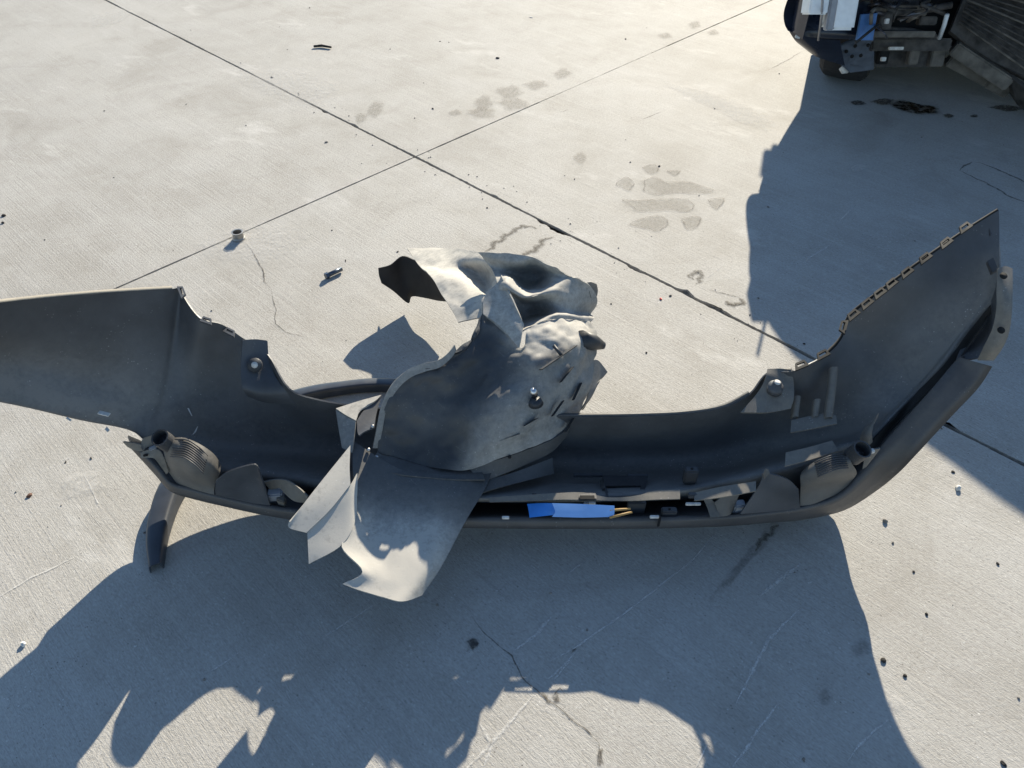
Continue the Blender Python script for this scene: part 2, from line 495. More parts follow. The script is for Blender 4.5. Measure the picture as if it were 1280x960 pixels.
def strip(name, pts, w, mat, z=0.0012, jit=0.004, parent=None, taper=True, seg=0.012, dust=1.0):
    """thin wandering ground mark along photo points"""
    W = [at(x, y) for x, y in pts]; P = []
    for i in range(len(W) - 1):
        n = max(1, int((W[i + 1] - W[i]).length / seg))
        for k in range(n): P.append(W[i].lerp(W[i + 1], k / n))
    P.append(W[-1])
    vs, fs, ds = [], [], []
    n = len(P)
    for i, p in enumerate(P):
        t = (P[min(i + 1, n - 1)] - P[max(i - 1, 0)]).normalized(); s = Vector((-t.y, t.x, 0))
        q = p + s * jit * (noise.noise(p * 30) + 0.6 * noise.noise(p * 85))
        ww = w * (0.55 + 0.9 * abs(noise.noise(p * 50 + Vector((3, 1, 0)))))
        if taper: ww *= min(1, 4 * i / n + 0.15, 4 * (n - 1 - i) / n + 0.15)
        vs += [q - s * ww / 2 + Vector((0, 0, z)), q + Vector((0, 0, z)), q + s * ww / 2 + Vector((0, 0, z))]
        ds += [0.25, dust, 0.25]
        if i:
            a = 3 * (i - 1)
            fs += [(a, a + 3, a + 4, a + 1), (a + 1, a + 4, a + 5, a + 2)]
    return mesh(name, vs, fs, mat, parent or pav, dust=ds)

STAIN_Z = [0.0016]
def blob(name, pts, mat, z=None, parent=None, soft=0.55, jit=0.12):
    if z is None:
        STAIN_Z[0] += 0.00006; z = STAIN_Z[0]
    W = [at(x, y) for x, y in pts]
    A = np.array([tuple(w) for w in W] ); A = np.concatenate([A, A[:1]])
    A = cr(A, 5)[:-1]
    c = Vector(A.mean(axis=0)); n = len(A)
    vs, ds, fs = [(c.x, c.y, z)], [1.0], []
    for ri, (rr, dv) in enumerate(((soft, 1.0), (1.0, 0.45), (1.22, 0.0))):
        for k in range(n):
            p = c + (Vector(A[k]) - c) * rr * (1 + jit * noise.noise(Vector(A[k]) * 25))
            vs.append((p.x, p.y, z)); ds.append(dv)
    for k in range(n):
        q = (k + 1) % n
        fs.append((0, 1 + k, 1 + q))
        for r in range(2):
            fs.append((1 + r * n + k, 1 + (r + 1) * n + k, 1 + (r + 1) * n + q, 1 + r * n + q))
    return mesh(name, vs, fs, mat, parent or pav, dust=ds)

# cracks
for pts, w in [([(307, 302), (318, 318), (323, 328), (329, 340), (331, 352), (337, 360)], 0.007), ([(338, 362), (344, 385), (345, 405), (355, 414), (372, 419), (385, 424)], 0.004),
               ([(588, 765), (603, 790), (640, 820), (652, 845), (675, 868), (692, 880), (712, 898), (730, 910), (748, 928), (752, 950), (758, 970)], 0.0040),
               ([(690, 872), (700, 860), (708, 870)], 0.004), ([(748, 940), (746, 958)], 0.005),
               ([(960, 88), (985, 75), (1003, 64)], 0.006),
               ([(905, 380), (922, 382), (930, 378)], 0.008), ([(885, 362), (900, 366), (926, 372)], 0.006), ([(700, 141), (712, 137)], 0.004), ([(802, 150), (826, 140)], 0.004),
               ([(1270, 575), (1300, 590)], 0.006), ([(560, 348), (578, 338)], 0.003), ([(738, 388), (752, 380)], 0.003)]:
    strip("crack", pts, w, M['crack'])
for pts, w in [([(672, 286), (655, 283), (640, 290), (630, 300), (618, 306), (608, 316)], 0.035), ([(692, 296), (680, 300), (668, 313), (652, 320), (640, 330)], 0.04), ([(868, 350), (862, 345), (875, 340), (872, 356)], 0.03),
               ([(905, 378), (918, 382), (930, 378), (925, 372)], 0.035), ([(690, 872), (695, 878), (700, 868)], 0.02), ([(755, 938), (750, 945), (746, 958)], 0.02), ([(722, 812), (718, 818)], 0.015), ([(675, 868), (692, 880)], .012),
               ([(972, 655), (958, 668), (945, 690)], 0.02)]:
    strip("crumbled_edge", pts, w, M['rubble'], jit=0.014, z=.0013, seg=.006)
# old saw marks and outlines in the shade on the right
for pts in ([(1199, 213), (1222, 224), (1246, 236), (1262, 246), (1290, 256)], [(1218, 203), (1232, 206), (1256, 216), (1290, 232)], [(1199, 213), (1206, 207), (1216, 203)]):
    strip("patch_outline", pts, 0.012, M['crack'], jit=0.006)
strip("edge_of_rust", [(1100, 648), (1098, 648)], 0.004, M['crack'])
# drag marks
for pts, w in [([(684, 829), (722, 808), (790, 760), (838, 722), (866, 700), (900, 660)], 0.006), ([(684, 850), (706, 832), (722, 812)], 0.006), ([(690, 852), (715, 825)], 0.005),
               ([(640, 815), (668, 796), (690, 770)], 0.012), ([(0, 746), (40, 722), (75, 706), (98, 694)], 0.006), ([(580, 965), (612, 932), (668, 868)], 0.009),
               ([(605, 960), (615, 930), (600, 905)], 0.010), ([(870, 960), (884, 930)], 0.006), ([(920, 880), (940, 840), (960, 800), (1000, 760)], 0.010),
               ([(915, 960), (950, 910), (972, 880)], 0.007), ([(105, 592), (118, 618), (128, 640)], 0.004), ([(1060, 950), (1080, 925), (1110, 900)], 0.006),
               ([(260, 842), (300, 815)], 0.006), ([(400, 800), (470, 755)], 0.005), ([(1000, 330), (1040, 305)], 0.006), ([(880, 350), (905, 332)], 0.003),
               ([(1045, 280), (1062, 264), (1070, 256)], 0.006), ([(705, 720), (735, 700)], 0.005), ([(950, 745), (1000, 705)], 0.012)]:
    strip("drag_mark", pts, w * 1.3, M['scratch'], z=0.0014, jit=0.002)
# damp boot print and smaller prints
for pts in ([(804, 226), (818, 222), (832, 228), (860, 228), (880, 234), (892, 238), (880, 242), (850, 241), (818, 243), (806, 238)],
            [(778, 250), (800, 251), (840, 249), (860, 250), (867, 258), (862, 264), (836, 263), (800, 264)],
            [(788, 281), (802, 274), (830, 272), (834, 281), (822, 289), (808, 286)], [(852, 275), (866, 271), (876, 274), (868, 286), (860, 287)],
            [(770, 231), (782, 222), (792, 230), (786, 238)], [(884, 250), (905, 249), (896, 262)], [(803, 210), (816, 206), (824, 213), (812, 217)], [(834, 214), (850, 214), (844, 220)]):
    blob("damp_print", pts, M['damp'], soft=0.7, jit=0.25)
    strip("print_edge", [tuple(q) for q in cr(np.array(pts + pts[:1], dtype=float), 4)], 0.009, M['dampedge'], z=.0026, jit=.006, taper=False)
for pts in ([(590, 130), (606, 120), (618, 130), (600, 140)], [(622, 112), (640, 106), (652, 118), (630, 126)], [(585, 138), (612, 134), (616, 146), (592, 147)], [(655, 106), (674, 100), (684, 106), (666, 112)],
            [(690, 92), (706, 85), (714, 92), (700, 99)], [(622, 128), (652, 124), (660, 134), (636, 138)], [(442, 146), (452, 142), (458, 150), (448, 154)], [(458, 134), (474, 126), (480, 134), (470, 146), (462, 146)],
            [(716, 196), (726, 190), (734, 196), (724, 206)], [(560, 140), (572, 136), (576, 142), (564, 145)], [(860, 30), (870, 26), (876, 32), (866, 36)], [(884, 40), (894, 37), (898, 42), (888, 44)],
            [(822, 44), (834, 40), (840, 46), (830, 49)]):
    blob("faint_print", pts, M['damp2'], soft=0.6, jit=0.4)
for pts in ([(1112, 130), (1130, 126), (1150, 131), (1168, 134), (1170, 142), (1145, 142), (1125, 138)],):
    blob("oil_spill", pts, M['oil'], soft=0.85)
for pts in ([(1062, 128), (1072, 126), (1082, 130), (1070, 132)], [(1088, 128), (1100, 124), (1116, 125), (1104, 132)], [(1236, 135), (1256, 132), (1280, 136), (1258, 140)], [(1178, 144), (1186, 143), (1192, 146), (1184, 148)],
            [(584, 803), (592, 799), (599, 805), (591, 813)], [(1212, 145), (1220, 144), (1222, 147), (1214, 147)]):
    blob("oil_drip", pts, M['oil2'], soft=0.75)
for pts in ([(890, 745), (905, 725), (930, 695), (960, 660), (972, 655), (965, 675), (935, 705), (905, 740)], [(1020, 870), (1032, 862), (1040, 872), (1030, 884)], [(1060, 808), (1080, 800), (1088, 815), (1070, 822)]):
    blob("grease_mark", pts, M['grease'], soft=0.6)
for pts in ([(255, 305), (310, 285), (380, 290), (350, 320), (280, 325)], [(830, 105), (870, 112), (960, 148), (950, 160), (880, 130)], [(300, 95), (350, 88), (420, 110), (390, 130), (320, 110)],
            [(1105, 880), (1118, 868), (1130, 880), (1115, 890)], [(1060, 212), (1074, 206), (1082, 210), (1068, 217)], [(80, 600), (120, 590), (130, 610), (90, 620)], [(120, 20), (160, 12), (150, 28), (118, 34)]):
    blob("chalky_patch", pts, M['chalk'], soft=0.4)

# ------------------------------------------------------------------ wheel arch flare lying under the bumper
flare = thing("arch_flare", at(200, 680), "narrow curved blue-black wheel arch flare lying on the concrete under the bumper", "arch flare")
prof = [(0.050, 0.0), (0.047, 0.020), (0.042, 0.036), (0.036, 0.041), (-0.004, 0.044), (-0.012, 0.042), (-0.017, 0.034), (-0.018, 0.004)]
cx, cy, rr = -0.375, 1.155, 0.445
rows = []
for i in range(15):
    ang = R(203 - i * 9.0)
    k = 0.55 + 0.45 * min(1, i / 3.0) if i < 3 else 1.0
    k = min(k, 1.0)
    fr = min(1, max(0, i - 3) / 8.0)
    wf = (.90 - .40 * fr) * ((.45, .72, .9) + (1,) * 20)[i]
    k *= 1 - .35 * fr
    rq = rr - .045 * fr
    rows.append([(cx + (rq + .02 * (1 - wf) + d * wf) * math.cos(ang), cy + (rq + .02 * (1 - wf) + d * wf) * math.sin(ang), z * k + 0.002) for d, z in prof])
sheet("flare_skin", rows, M['flare'], flare, sub=(3, 3), world_pts=True, thick=0.003)

# ------------------------------------------------------------------ bumper cover
bump = thing("bumper_cover", at(640, 600), "large black plastic car bumper cover lying face down with its hollow inside up", "bumper")
ST = [
 [(-110, 396, .74), (-110, 430, .67), (-110, 455, .60), (-110, 475, .56), (-110, 487, .535), (-110, 490, .53)],
 [(0, 378, .62), (0, 415, .55), (0, 450, .475), (0, 475, .445), (0, 499, .42), (0, 502, .415)],
 [(115, 367, .54), (112, 420, .445), (108, 472, .355), (105, 500, .325), (100, 521, .30), (98, 524, .295)],
 [(215, 361, .465), (208, 420, .375), (198, 488, .275), (190, 514, .235), (172, 536, .215), (168, 540, .21)],
 [(226, 360, .458), (218, 420, .365), (206, 492, .26), (198, 518, .22), (185, 545, .195), (180, 550, .19)],
 [(231, 372, .447), (228, 430, .35), (220, 505, .23), (214, 530, .19), (200, 555, .16), (196, 560, .155)],
 [(250, 397, .425), (245, 445, .33), (237, 515, .20), (231, 540, .155), (220, 566, .13), (215, 572, .12)],
 [(277, 405, .40), (271, 455, .30), (263, 527, .165), (258, 550, .12), (250, 580, .11), (245, 592, .085)],
 [(303, 422, .350), (296, 470, .265), (290, 535, .14), (288, 558, .095), (283, 587, .11), (280, 602, .06)],
 [(335, 443, .318), (335, 495, .235), (335, 542, .115), (335, 563, .075), (335, 593, .115), (333, 608, .05)],
 [(362, 486, .31), (368, 515, .20), (373, 548, .10), (375, 568, .065), (375, 599, .12), (375, 613, .05)],
 [(400, 500, .272), (405, 525, .175), (410, 553, .08), (410, 574, .055), (410, 606, .13), (410, 618, .05)],
 [(455, 508, .255), (457, 530, .16), (458, 558, .07), (458, 580, .05), (458, 615, .145), (458, 624, .05)],
 [(560, 516, .245), (560, 538, .165), (560, 566, .06), (560, 588, .048), (560, 622, .15), (560, 628, .05)],
 [(680, 520, .242), (680, 543, .165), (680, 571, .055), (680, 590, .045), (680, 623, .15), (680, 629, .05)],
 [(740, 520, .244), (740, 544, .165), (740, 572, .055), (740, 591, .045), (740, 622, .15), (740, 629, .05)],
 [(800, 519, .249), (800, 543, .165), (800, 571, .055), (800, 590, .047), (800, 619, .15), (800, 627, .05)],
 [(860, 516, .259), (860, 541, .165), (860, 570, .06), (860, 588, .055), (862, 612, .15), (862, 625, .05)],
 [(906, 508, .275), (906, 535, .165), (905, 564, .075), (905, 585, .07), (905, 603, .16), (906, 625, .06)],
 [(937, 492, .296), (940, 525, .185), (943, 555, .10), (945, 575, .10), (948, 594, .185), (950, 622, .075)],
 [(959, 466, .325), (966, 515, .21), (975, 548, .135), (985, 562, .13), (999, 580, .205), (1000, 610, .10)],
 [(992, 463, .358), (1010, 506, .245), (1025, 533, .18), (1040, 548, .165), (1052, 560, .205), (1050, 585, .12)],
 [(1034, 442, .365), (1050, 482, .29), (1065, 512, .23), (1078, 533, .205), (1086, 553, .225), (1090, 560, .15)],
 [(1053, 421, .385), (1075, 456, .33), (1095, 487, .28), (1110, 511, .26), (1117, 520, .27), (1124, 530, .225)],
 [(1061, 397, .425), (1090, 430, .37), (1120, 461, .32), (1140, 482, .30), (1147, 487, .31), (1156, 497, .295)],
 [(1100, 365, .49), (1125, 396, .43), (1150, 427, .385), (1170, 447, .362), (1177, 455, .37), (1188, 468, .345)],
 [(1150, 328, .54), (1170, 361, .49), (1190, 390, .45), (1204, 407, .43), (1211, 410, .43), (1219, 430, .40)],
 [(1205, 290, .59), (1215, 321, .55), (1228, 352, .51), (1234, 370, .492), (1239, 378, .49), (1240, 402, .45)],
 [(1248, 263, .63), (1249, 296, .59), (1250, 327, .56), (1250, 350, .54), (1251, 366, .53), (1250, 395, .49)],
]
DU = [0.10, 0.16, 0.7, 1.0, 0.7, 0.25]  # dust amounts; trough rows raised to paint in missing fill light
rows = [[(*q, DU[k]) for k, q in enumerate(s)] for s in ST]
sheet("bumper_skin", rows, M['plastic'], bump, sub=(5, 6), thick=0.0035, rough=0.0012, rscale=6)
# lower lip: channel bottom, lip, outer face, tuck under
LP = [
 [(160, 545, .21), (163, 552, .225), (160, 555, .215), (168, 556, .18)],
 [(196, 560, .16), (196, 584, .165), (194, 592, .14), (200, 590, .10)],
 [(215, 572, .12), (214, 604, .135), (213, 613, .11), (220, 612, .07)],
 [(245, 592, .085), (237, 610, .13), (237, 622, .105), (245, 622, .05)],
 [(280, 602, .06), (275, 620, .128), (275, 631, .105), (280, 630, .045)],
 [(333, 608, .05), (330, 632, .13), (330, 643, .107), (333, 640, .04)],
 [(375, 613, .05), (375, 639, .132), (375, 650, .107), (375, 645, .012)],
 [(458, 624, .05), (458, 645, .134), (458, 656, .106), (458, 650, .004)],
 [(560, 628, .05), (560, 648, .127), (560, 659, .105), (560, 652, .004)],
 [(680, 629, .05), (680, 648, .125), (680, 660, .104), (680, 653, .004)],
 [(800, 627, .05), (800, 648, .125), (800, 660, .103), (800, 653, .004)],
 [(906, 625, .06), (908, 645, .128), (908, 657, .10), (906, 650, .004)],
 [(950, 622, .075), (955, 641, .135), (955, 653, .095), (952, 646, .004)],
 [(1000, 610, .10), (1003, 634, .137), (1003, 649, .085), (1000, 640, .004)],
 [(1035, 590, .12), (1046, 621, .150), (1055, 637, .08), (1045, 627, .02)],
 [(1065, 568, .135), (1076, 592, .190), (1096, 612, .118), (1085, 607, .112)],
 [(1095, 545, .18), (1107, 553, .250), (1126, 588, .20), (1118, 585, .19)],
 [(1130, 515, .25), (1132, 525, .30), (1147, 566, .255), (1140, 560, .25)],
 [(1172, 482, .32), (1163, 489, .365), (1189, 520, .33), (1182, 515, .328)],
 [(1205, 448, .37), (1193, 453, .41), (1226, 480, .385), (1218, 475, .38)],
 [(1215, 440, .39), (1200, 447, .42), (1240, 458, .42), (1230, 455, .415)],
]
LP = [[a, a2, (b[0], b[1], b[2]), c, d] for a, b, c, d in LP for a2 in [((a[0] + b[0]) / 2, (a[1] + b[1] * 2) / 3, a[2] * .5 + b[2] * .5)]]
LP = [[(*q, (0.10, 0.15, 0.25, 0.12, 0.05)[k]) for k, q in enumerate(s)] for s in LP]
sheet("lower_lip", LP, M['paint'], bump, sub=(5, 3), thick=0.0035, rough=0.0008, lin='v')
# wing return flange at the right wheel arch, catching the sun
rows = [[(1247, 336, .585), (1256, 333, .585), (1265, 336, .58)], [(1246, 360, .56), (1256, 362, .565), (1265, 365, .56)], [(1246, 385, .535), (1256, 388, .54), (1264, 392, .535)],
        [(1241, 410, .50), (1252, 412, .505), (1261, 414, .50)], [(1231, 432, .46), (1243, 434, .47), (1254, 432, .47)], [(1222, 450, .42), (1233, 450, .43), (1242, 450, .43)]]
fl = sheet("arch_flange", [[(*q, 0.55) for q in r] for r in rows], M['plastic2'], bump, sub=4)
for (x, y, z) in [(1254, 345, .582), (1251, 413, .507), (1193, 468, .352), (1213, 466, .362)]:
    c = at(x, y, z + 0.004)
    tube("flange_hole", [c, c + Vector((0, -0.001, 0.002))], 0.0075, M['hole'], bump, seg=12)
sheet("arch_inner_wall", [[(1236, 384, .475), (1243, 366, .515), (1249, 340, .56)], [(1224, 402, .43), (1236, 392, .465), (1247, 384, .50)], [(1207, 424, .41), (1224, 420, .425), (1243, 412, .46)], [(1195, 450, .40), (1210, 450, .41), (1228, 447, .42)]], M['plastic'], bump, sub=4, dust=.1)
sheet("slot_shade_strip", [[(1086, 556, 0.234), (1090, 562, 0.221), (1094, 568, 0.216)], [(1117, 522, 0.278), (1119, 530, 0.261), (1118, 538, 0.258)], [(1149, 488, 0.318), (1152, 497, 0.314), (1146, 505, 0.311)], [(1180, 456, 0.378), (1184, 466, 0.368), (1178, 474, 0.366)],
  [(1213, 412, 0.438), (1216, 424, 0.424), (1207, 438, 0.416)], [(1238, 381, 0.496), (1238, 392, 0.478), (1228, 410, 0.461)]], plain("slot_shade_black", (0.010, 0.010, 0.010), 0.85), bump, sub=4, rough=.003, rscale=30)  # black strip paints the deep shade inside the wing slot
# sharp return along the top edge
def edge_strip(name, idx0, idx1, offs, mat, dust=0.25, w=None):
    E = [ST[i][0] for i in range(idx0, idx1 + 1)]
    rows = []
    for i, q in enumerate(E):
        a = E[max(0, i - 1)]; b = E[min(len(E) - 1, i + 1)]
        t = Vector((b[0] - a[0], b[1] - a[1])); t.normalize(); n = Vector((t.y, -t.x))
        rows.append([(q[0], q[1], q[2], dust), (q[0] + n.x * offs * .5, q[1] + n.y * offs * .5, q[2] + .002, dust), (q[0] + n.x * offs, q[1] + n.y * offs, q[2] - .004, dust)])
    return sheet(name, rows, mat, bump, sub=(4, 2))
edge_strip("top_edge_return", 0, 3, 3.0, M['plastic2'], 0.9)
edge_strip("top_edge_return", 13, 19, 3.0, M['plastic2'], 0.15)
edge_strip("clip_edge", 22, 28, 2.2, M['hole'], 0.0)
# slotted clips on the right wing edge and on the left arch
def clip(px, py, z, tx, ty, L, W, mat):
    t = Vector((tx, ty)).normalized(); n = Vector((t.y, -t.x))
    def q(u, v): return at(px + t.x * u + n.x * v, py + t.y * u + n.y * v, z + 0.004)
    def ring(a, b): return [q(-a, -b), q(-a * .65, b), q(a * .65, b), q(a, -b)]
    o, i = ring(L, W), ring(L * 0.62, W * 0.42)
    i = [q(-L * .55, -W * .30), q(-L * .55, W * .42), q(L * .55, W * .42), q(L * .55, -W * .30)]
    vs = o + i + [v - Vector((0, 0, .004)) for v in o + i]
    fs = []
    for k in range(4):
        j = (k + 1) % 4
        fs += [(k, j, 4 + j, 4 + k), (8 + k, 12 + k, 12 + j, 8 + j), (k, 8 + k, 8 + j, j), (4 + k, 4 + j, 12 + j, 12 + k)]
    o = mesh("clip_slot", vs, fs, mat, bump)
    bm = bmesh.new(); bm.from_mesh(o.data); bmesh.ops.recalc_face_normals(bm, faces=bm.faces); bm.to_mesh(o.data); bm.free()
for (x, y, z, tx, ty) in [(1004, 459, .372, 42, -17), (1031, 446, .38, 36, -19), (1057, 411, .425, 8, -30), (1069, 396, .445, 16, -13), (1086, 382, .465, 16, -13), (1102, 369, .485, 16, -12), (1117, 357, .50, 16, -13),
                      (1136, 343, .52, 18, -14), (1159, 325, .545, 20, -15), (1185, 306, .57, 22, -17), (1209, 287, .595, 24, -17)]:
    clip(x - 2.5, y - 3.5, z + .010, tx, ty, 9.0, 4.4, M['hole'])
for (x, y, z, tx, ty) in [(227, 364, .46, 4, 10), (258, 400, .42, 28, 9), (287, 414, .385, 26, 13)]:
    clip(x, y, z, tx, ty, 8, 3.6, M['plastic'])
# mounting pads with bolt hole / stud
pad = sheet("mounting_pad", [[(303, 425, .362), (318, 424, .352), (334, 426, .338)], [(301, 455, .32), (318, 455, .31), (338, 456, .302)], [(303, 484, .285), (325, 490, .275), (360, 489, .285)], [(310, 495, .255), (335, 503, .24), (400, 505, .25)]],
            M['plastic'], bump, sub=4, thick=0.004, dust=0.05)
c = at(319, 456, .316)
nv = Vector((0.1, -0.75, 0.6)).normalized()
tube("pad_boss", [c - nv * .004, c + nv * .006], 0.016, M['plastic'], pad, seg=16)
tube("bolt_hole", [c + nv * .005, c + nv * .0075], 0.0075, M['pale'], pad, seg=12)
pad = sheet("mounting_pad", [[(959, 462, .340), (975, 461, .346), (989, 461, .358)], [(957, 472, .334), (976, 474, .335), (991, 474, .332)], [(947, 492, .304), (972, 494, .320), (992, 496, .316)], [(926, 516, .272), (960, 516, .298), (988, 511, .302)]],
            M['plastic2'], bump, sub=4, thick=0.005, dust=0.5)
c = at(968, 487, .330)
tube("pad_stud", [c - Vector((0, 0, .004)), c + Vector((0, -.002, .012)), c + Vector((0, -.003, .013)), c + Vector((0, -.004, .024))], [.017, .017, .011, .010], M['plastic'], pad, seg=16)
tube("stud_tip", [c + Vector((0, -.004, .0242)), c + Vector((0, -.0042, .026))], 0.0065, M['pale'], pad, seg=12)
# raised strengthening ribs on the right inner face
for pts, w in [([(1043, 460, .35), (1040, 490, .318), (1036, 523, .285)], 0.016), ([(1022, 500, .302), (1019, 522, .278)], 0.013), ([(997, 496, .30), (994, 522, .272)], 0.013)]:
    rr_ = []
    for (x, y, z) in pts:
        p = at(x, y, z)
        rr_.append([tuple(p + Vector((-w * .5, .004, -.008))), tuple(p + Vector((-w * .35, 0, .003))), tuple(p + Vector((w * .35, 0, .003))), tuple(p + Vector((w * .5, .004, -.008)))])
    sheet("strengthening_rib", rr_, M['plastic2'], bump, sub=3, world_pts=True, dust=0.45)
sheet("rib_shelf", [[(989, 526, .272), (1010, 521, .276), (1038, 517, .285), (1045, 520, .285)], [(988, 541, .268), (1012, 537, .272), (1040, 531, .28), (1046, 530, .28)]], M['plastic2'], bump, sub=3, dust=0.55)
sheet("shelf_panel", [[(982, 566, .258), (1012, 559, .266), (1040, 551, .275)], [(981, 583, .252), (1013, 575, .260), (1048, 564, .268)]], M['plastic2'], bump, sub=3, dust=0.6)
sheet("inner_gusset", [[(1082, 533, .265), (1090, 528, .28), (1098, 517, .30)], [(1075, 548, .24), (1084, 543, .26), (1090, 538, .27)], [(1078, 558, .22), (1086, 556, .235), (1090, 552, .24)]], M['plastic2'], bump, sub=3, dust=0.5)
# rib of the lower grille opening, sunlit top
rows = [[(612, 622, .155), (612, 628, .150)], [(690, 617, .169), (690, 625, .166)], [(730, 616, .168), (730, 625, .165)], [(760, 622, .166), (760, 626, .163)], [(800, 619, .172), (800, 626, .169)], [(815, 614, .176), (815, 625, .173)], [(850, 612, .183), (850, 624, .178)]]
sheet("grille_rib", rows, M['plastic2'], bump, sub=(3, 2), dust=0.5)
sheet("grille_rib", [[(868, 616, .180), (868, 626, .176)], [(900, 609, .195), (902, 622, .191)], [(945, 602, .215), (945, 614, .211)]], M['plastic2'], bump, sub=(3, 2), dust=0.55)
# number plate clip window frame
def frame4(name, o, i, mat, parent, t=0.004):
    O = [at(*q) for q in o]; I = [at(*q) for q in i]
    vs = O + I + [v - Vector((0, 0, t)) for v in O + I]; fs = []
    for k in range(4):
        j = (k + 1) % 4
        fs += [(k, j, 4 + j, 4 + k), (8 + k, 12 + k, 12 + j, 8 + j), (k, 8 + k, 8 + j, j), (4 + k, 4 + j, 12 + j, 12 + k)]
    return mesh(name, vs, fs, mat, parent)
frame4("bracket_frame", [(753, 594, .12), (810, 595, .12), (804, 622, .155), (758, 622, .155)], [(757, 607, .135), (801, 607, .135), (799, 620, .15), (762, 620, .15)], M['plastic2'], bump)
box("bracket_bar", at(735, 594, .115), (Vector((.034, 0, 0)), Vector((0, .004, 0)), Vector((0, 0, .004))), M['plastic'], bump, .001)
box("bracket_bar", at(797, 595, .115), (Vector((.024, 0, 0)), Vector((0, .004, 0)), Vector((0, 0, .004))), M['plastic'], bump, .001)
box("bracket_post", at(753, 606, .128), (Vector((.0025, 0, 0)), Vector((0, .022, -.012)), Vector((0, 0, .006))), M['metal'], bump)
# clip tabs and cleats
def tab(x, y, z, w, d, h, mat, parent=bump, hole=True, rz=0.0):
    c = at(x, y, z)
    ex = Vector((math.cos(rz), math.sin(rz), 0)) * w; ey = Vector((-math.sin(rz), math.cos(rz), 0)) * d
    o = box("clip_tab", c, (ex, ey, Vector((0, 0, h))), mat, parent, min(w, d, h) * .3)
    if hole:
        t = c + Vector((0, 0, h))
        tube("tab_hole", [t - Vector((0, 0, .001)), t + Vector((0, 0, .0008))], min(w, d) * .35, M['hole'], o, seg=10)
    return o
tab(863, 594, .165, .015, .009, .022, M['plastic2'])
tab(836, 640, .125, .017, .008, .010, M['plastic2'])
tab(795, 634, .12, .020, .007, .022, M['plastic2'])
tab(734, 621, .165, .020, .009, .004, M['plastic2'], hole=False)
tab(867, 619, .176, .012, .005, .006, M['plastic2'], hole=False)
for x in (668, 684): box("square_hole", at(x, 620, .156), (Vector((.005, 0, 0)), Vector((0, .006, -.002)), Vector((0, 0, .003))), M['hole'], bump)
box("rib_slot", at(734, 622, .170), (Vector((.016, 0, 0)), Vector((0, .005, 0)), Vector((0, 0, .0015))), M['hole'], bump)
for (x, y, z, w) in [(733, 629, .14, .006), (740, 629, .14, .008), (861, 630, .14, .007), (872, 630, .14, .007), (865, 630, .138, .012), (632, 647, .138, .008), (818, 646, .138, .010)]:
    box("light_cleat", at(x, y, z), (Vector((w, 0, 0)), Vector((0, .003, 0)), Vector((0, 0, .003))), M['pale'] if w > .0065 else M['grey'], bump, .001)
box("lip_split", at(824, 652, .128), (Vector((.002, 0, 0)), Vector((.002, .006, .010)), Vector((0, -.003, .004))), M['hole'], bump)
# end post of the grille channel and scoop beside it
sheet("channel_post", [[(878, 622, .16), (888, 622, .165)], [(884, 634, .15), (896, 633, .15)], [(888, 647, .14), (899, 646, .14)]], M['plastic2'], bump, sub=3, dust=0.45)
sheet("channel_scoop", [[(893, 628, .165), (905, 619, .18), (918, 613, .19), (926, 614, .19)], [(896, 636, .15), (908, 630, .16), (916, 624, .165), (922, 622, .17)], [(898, 646, .135), (910, 644, .135), (914, 640, .13), (918, 632, .13)]], M['plastic2'], bump, sub=4, dust=0.3)
box("lamp_plug", at(923, 634, .13), (Vector((.012, .002, 0)), Vector((0, .010, 0)), Vector((0, 0, .016))), M['grey'], bump, .003)
# shrouds standing beside the lamps
sh = sheet("lamp_shroud", [[(270, 601, .21), (282, 591, .235), (300, 584, .25), (318, 580, .255), (322, 582, .25)], [(269, 612, .17), (285, 607, .185), (303, 602, .195), (322, 600, .20), (330, 605, .20)], [(270, 618, .135), (288, 622, .13), (305, 626, .13), (325, 630, .13), (338, 632, .13)]],
           M['plastic'], bump, sub=4, dust=0.02)
sh = sheet("lamp_shroud", [[(955, 586, .255), (961, 591, .25), (975, 595, .24), (988, 601, .225), (998, 612, .205)], [(950, 604, .21), (958, 610, .20), (972, 613, .195), (986, 618, .185), (999, 624, .175)], [(925, 642, .14), (942, 641, .138), (962, 639, .138), (982, 637, .137), (1000, 634, .138)]],
           M['plastic'], bump, sub=4, dust=0.02)
sheet("shroud_fold", [[(953, 592, .253), (956, 586, .257), (960, 586, .257)], [(955, 599, .23), (958, 596, .24), (962, 592, .25)]], M['plastic2'], bump, sub=2, dust=0.2)
# left lamp carrier behind the shroud
sheet("lamp_carrier", [[(330, 602, .175), (345, 599, .18), (358, 600, .185), (372, 608, .18), (385, 620, .17)], [(338, 612, .15), (350, 610, .155), (356, 616, .15), (368, 626, .145), (383, 628, .14)]], M['plastic2'], bump, sub=4, dust=0.55)
box("lamp_plug", at(345, 618, .14), (Vector((.016, .002, 0)), Vector((0, .012, 0)), Vector((0, 0, .012))), M['grey'], bump, .003)
box("lamp_plug", at(352, 626, .135), (Vector((.010, -.004, 0)), Vector((0, .008, 0)), Vector((0, 0, .010))), M['grime2'], bump, .002)

def fog_lamp(name_pts, flip):
    """ribbed lamp housing: smooth bowl, stack of ribs, round bulb socket"""
    (c0, c1, c2) = name_pts
    pass
def ribbed(spine, half, nrib, parent, mat):
    """ribs: arched bars following a spine; each rib a part"""
    for k in range(nrib):
        f = k / (nrib - 1) - 0.5
        pts = [at(x, y, z) + Vector((hx * f * 2, hy * f * 2, hz * f * 2)) for (x, y, z), (hx, hy, hz) in zip(spine, half)]
        A = cr(np.array([tuple(p) for p in pts]), 4)
        tube("cooling_rib", [Vector(p) for p in A], 0.0017, mat, parent, seg=6)
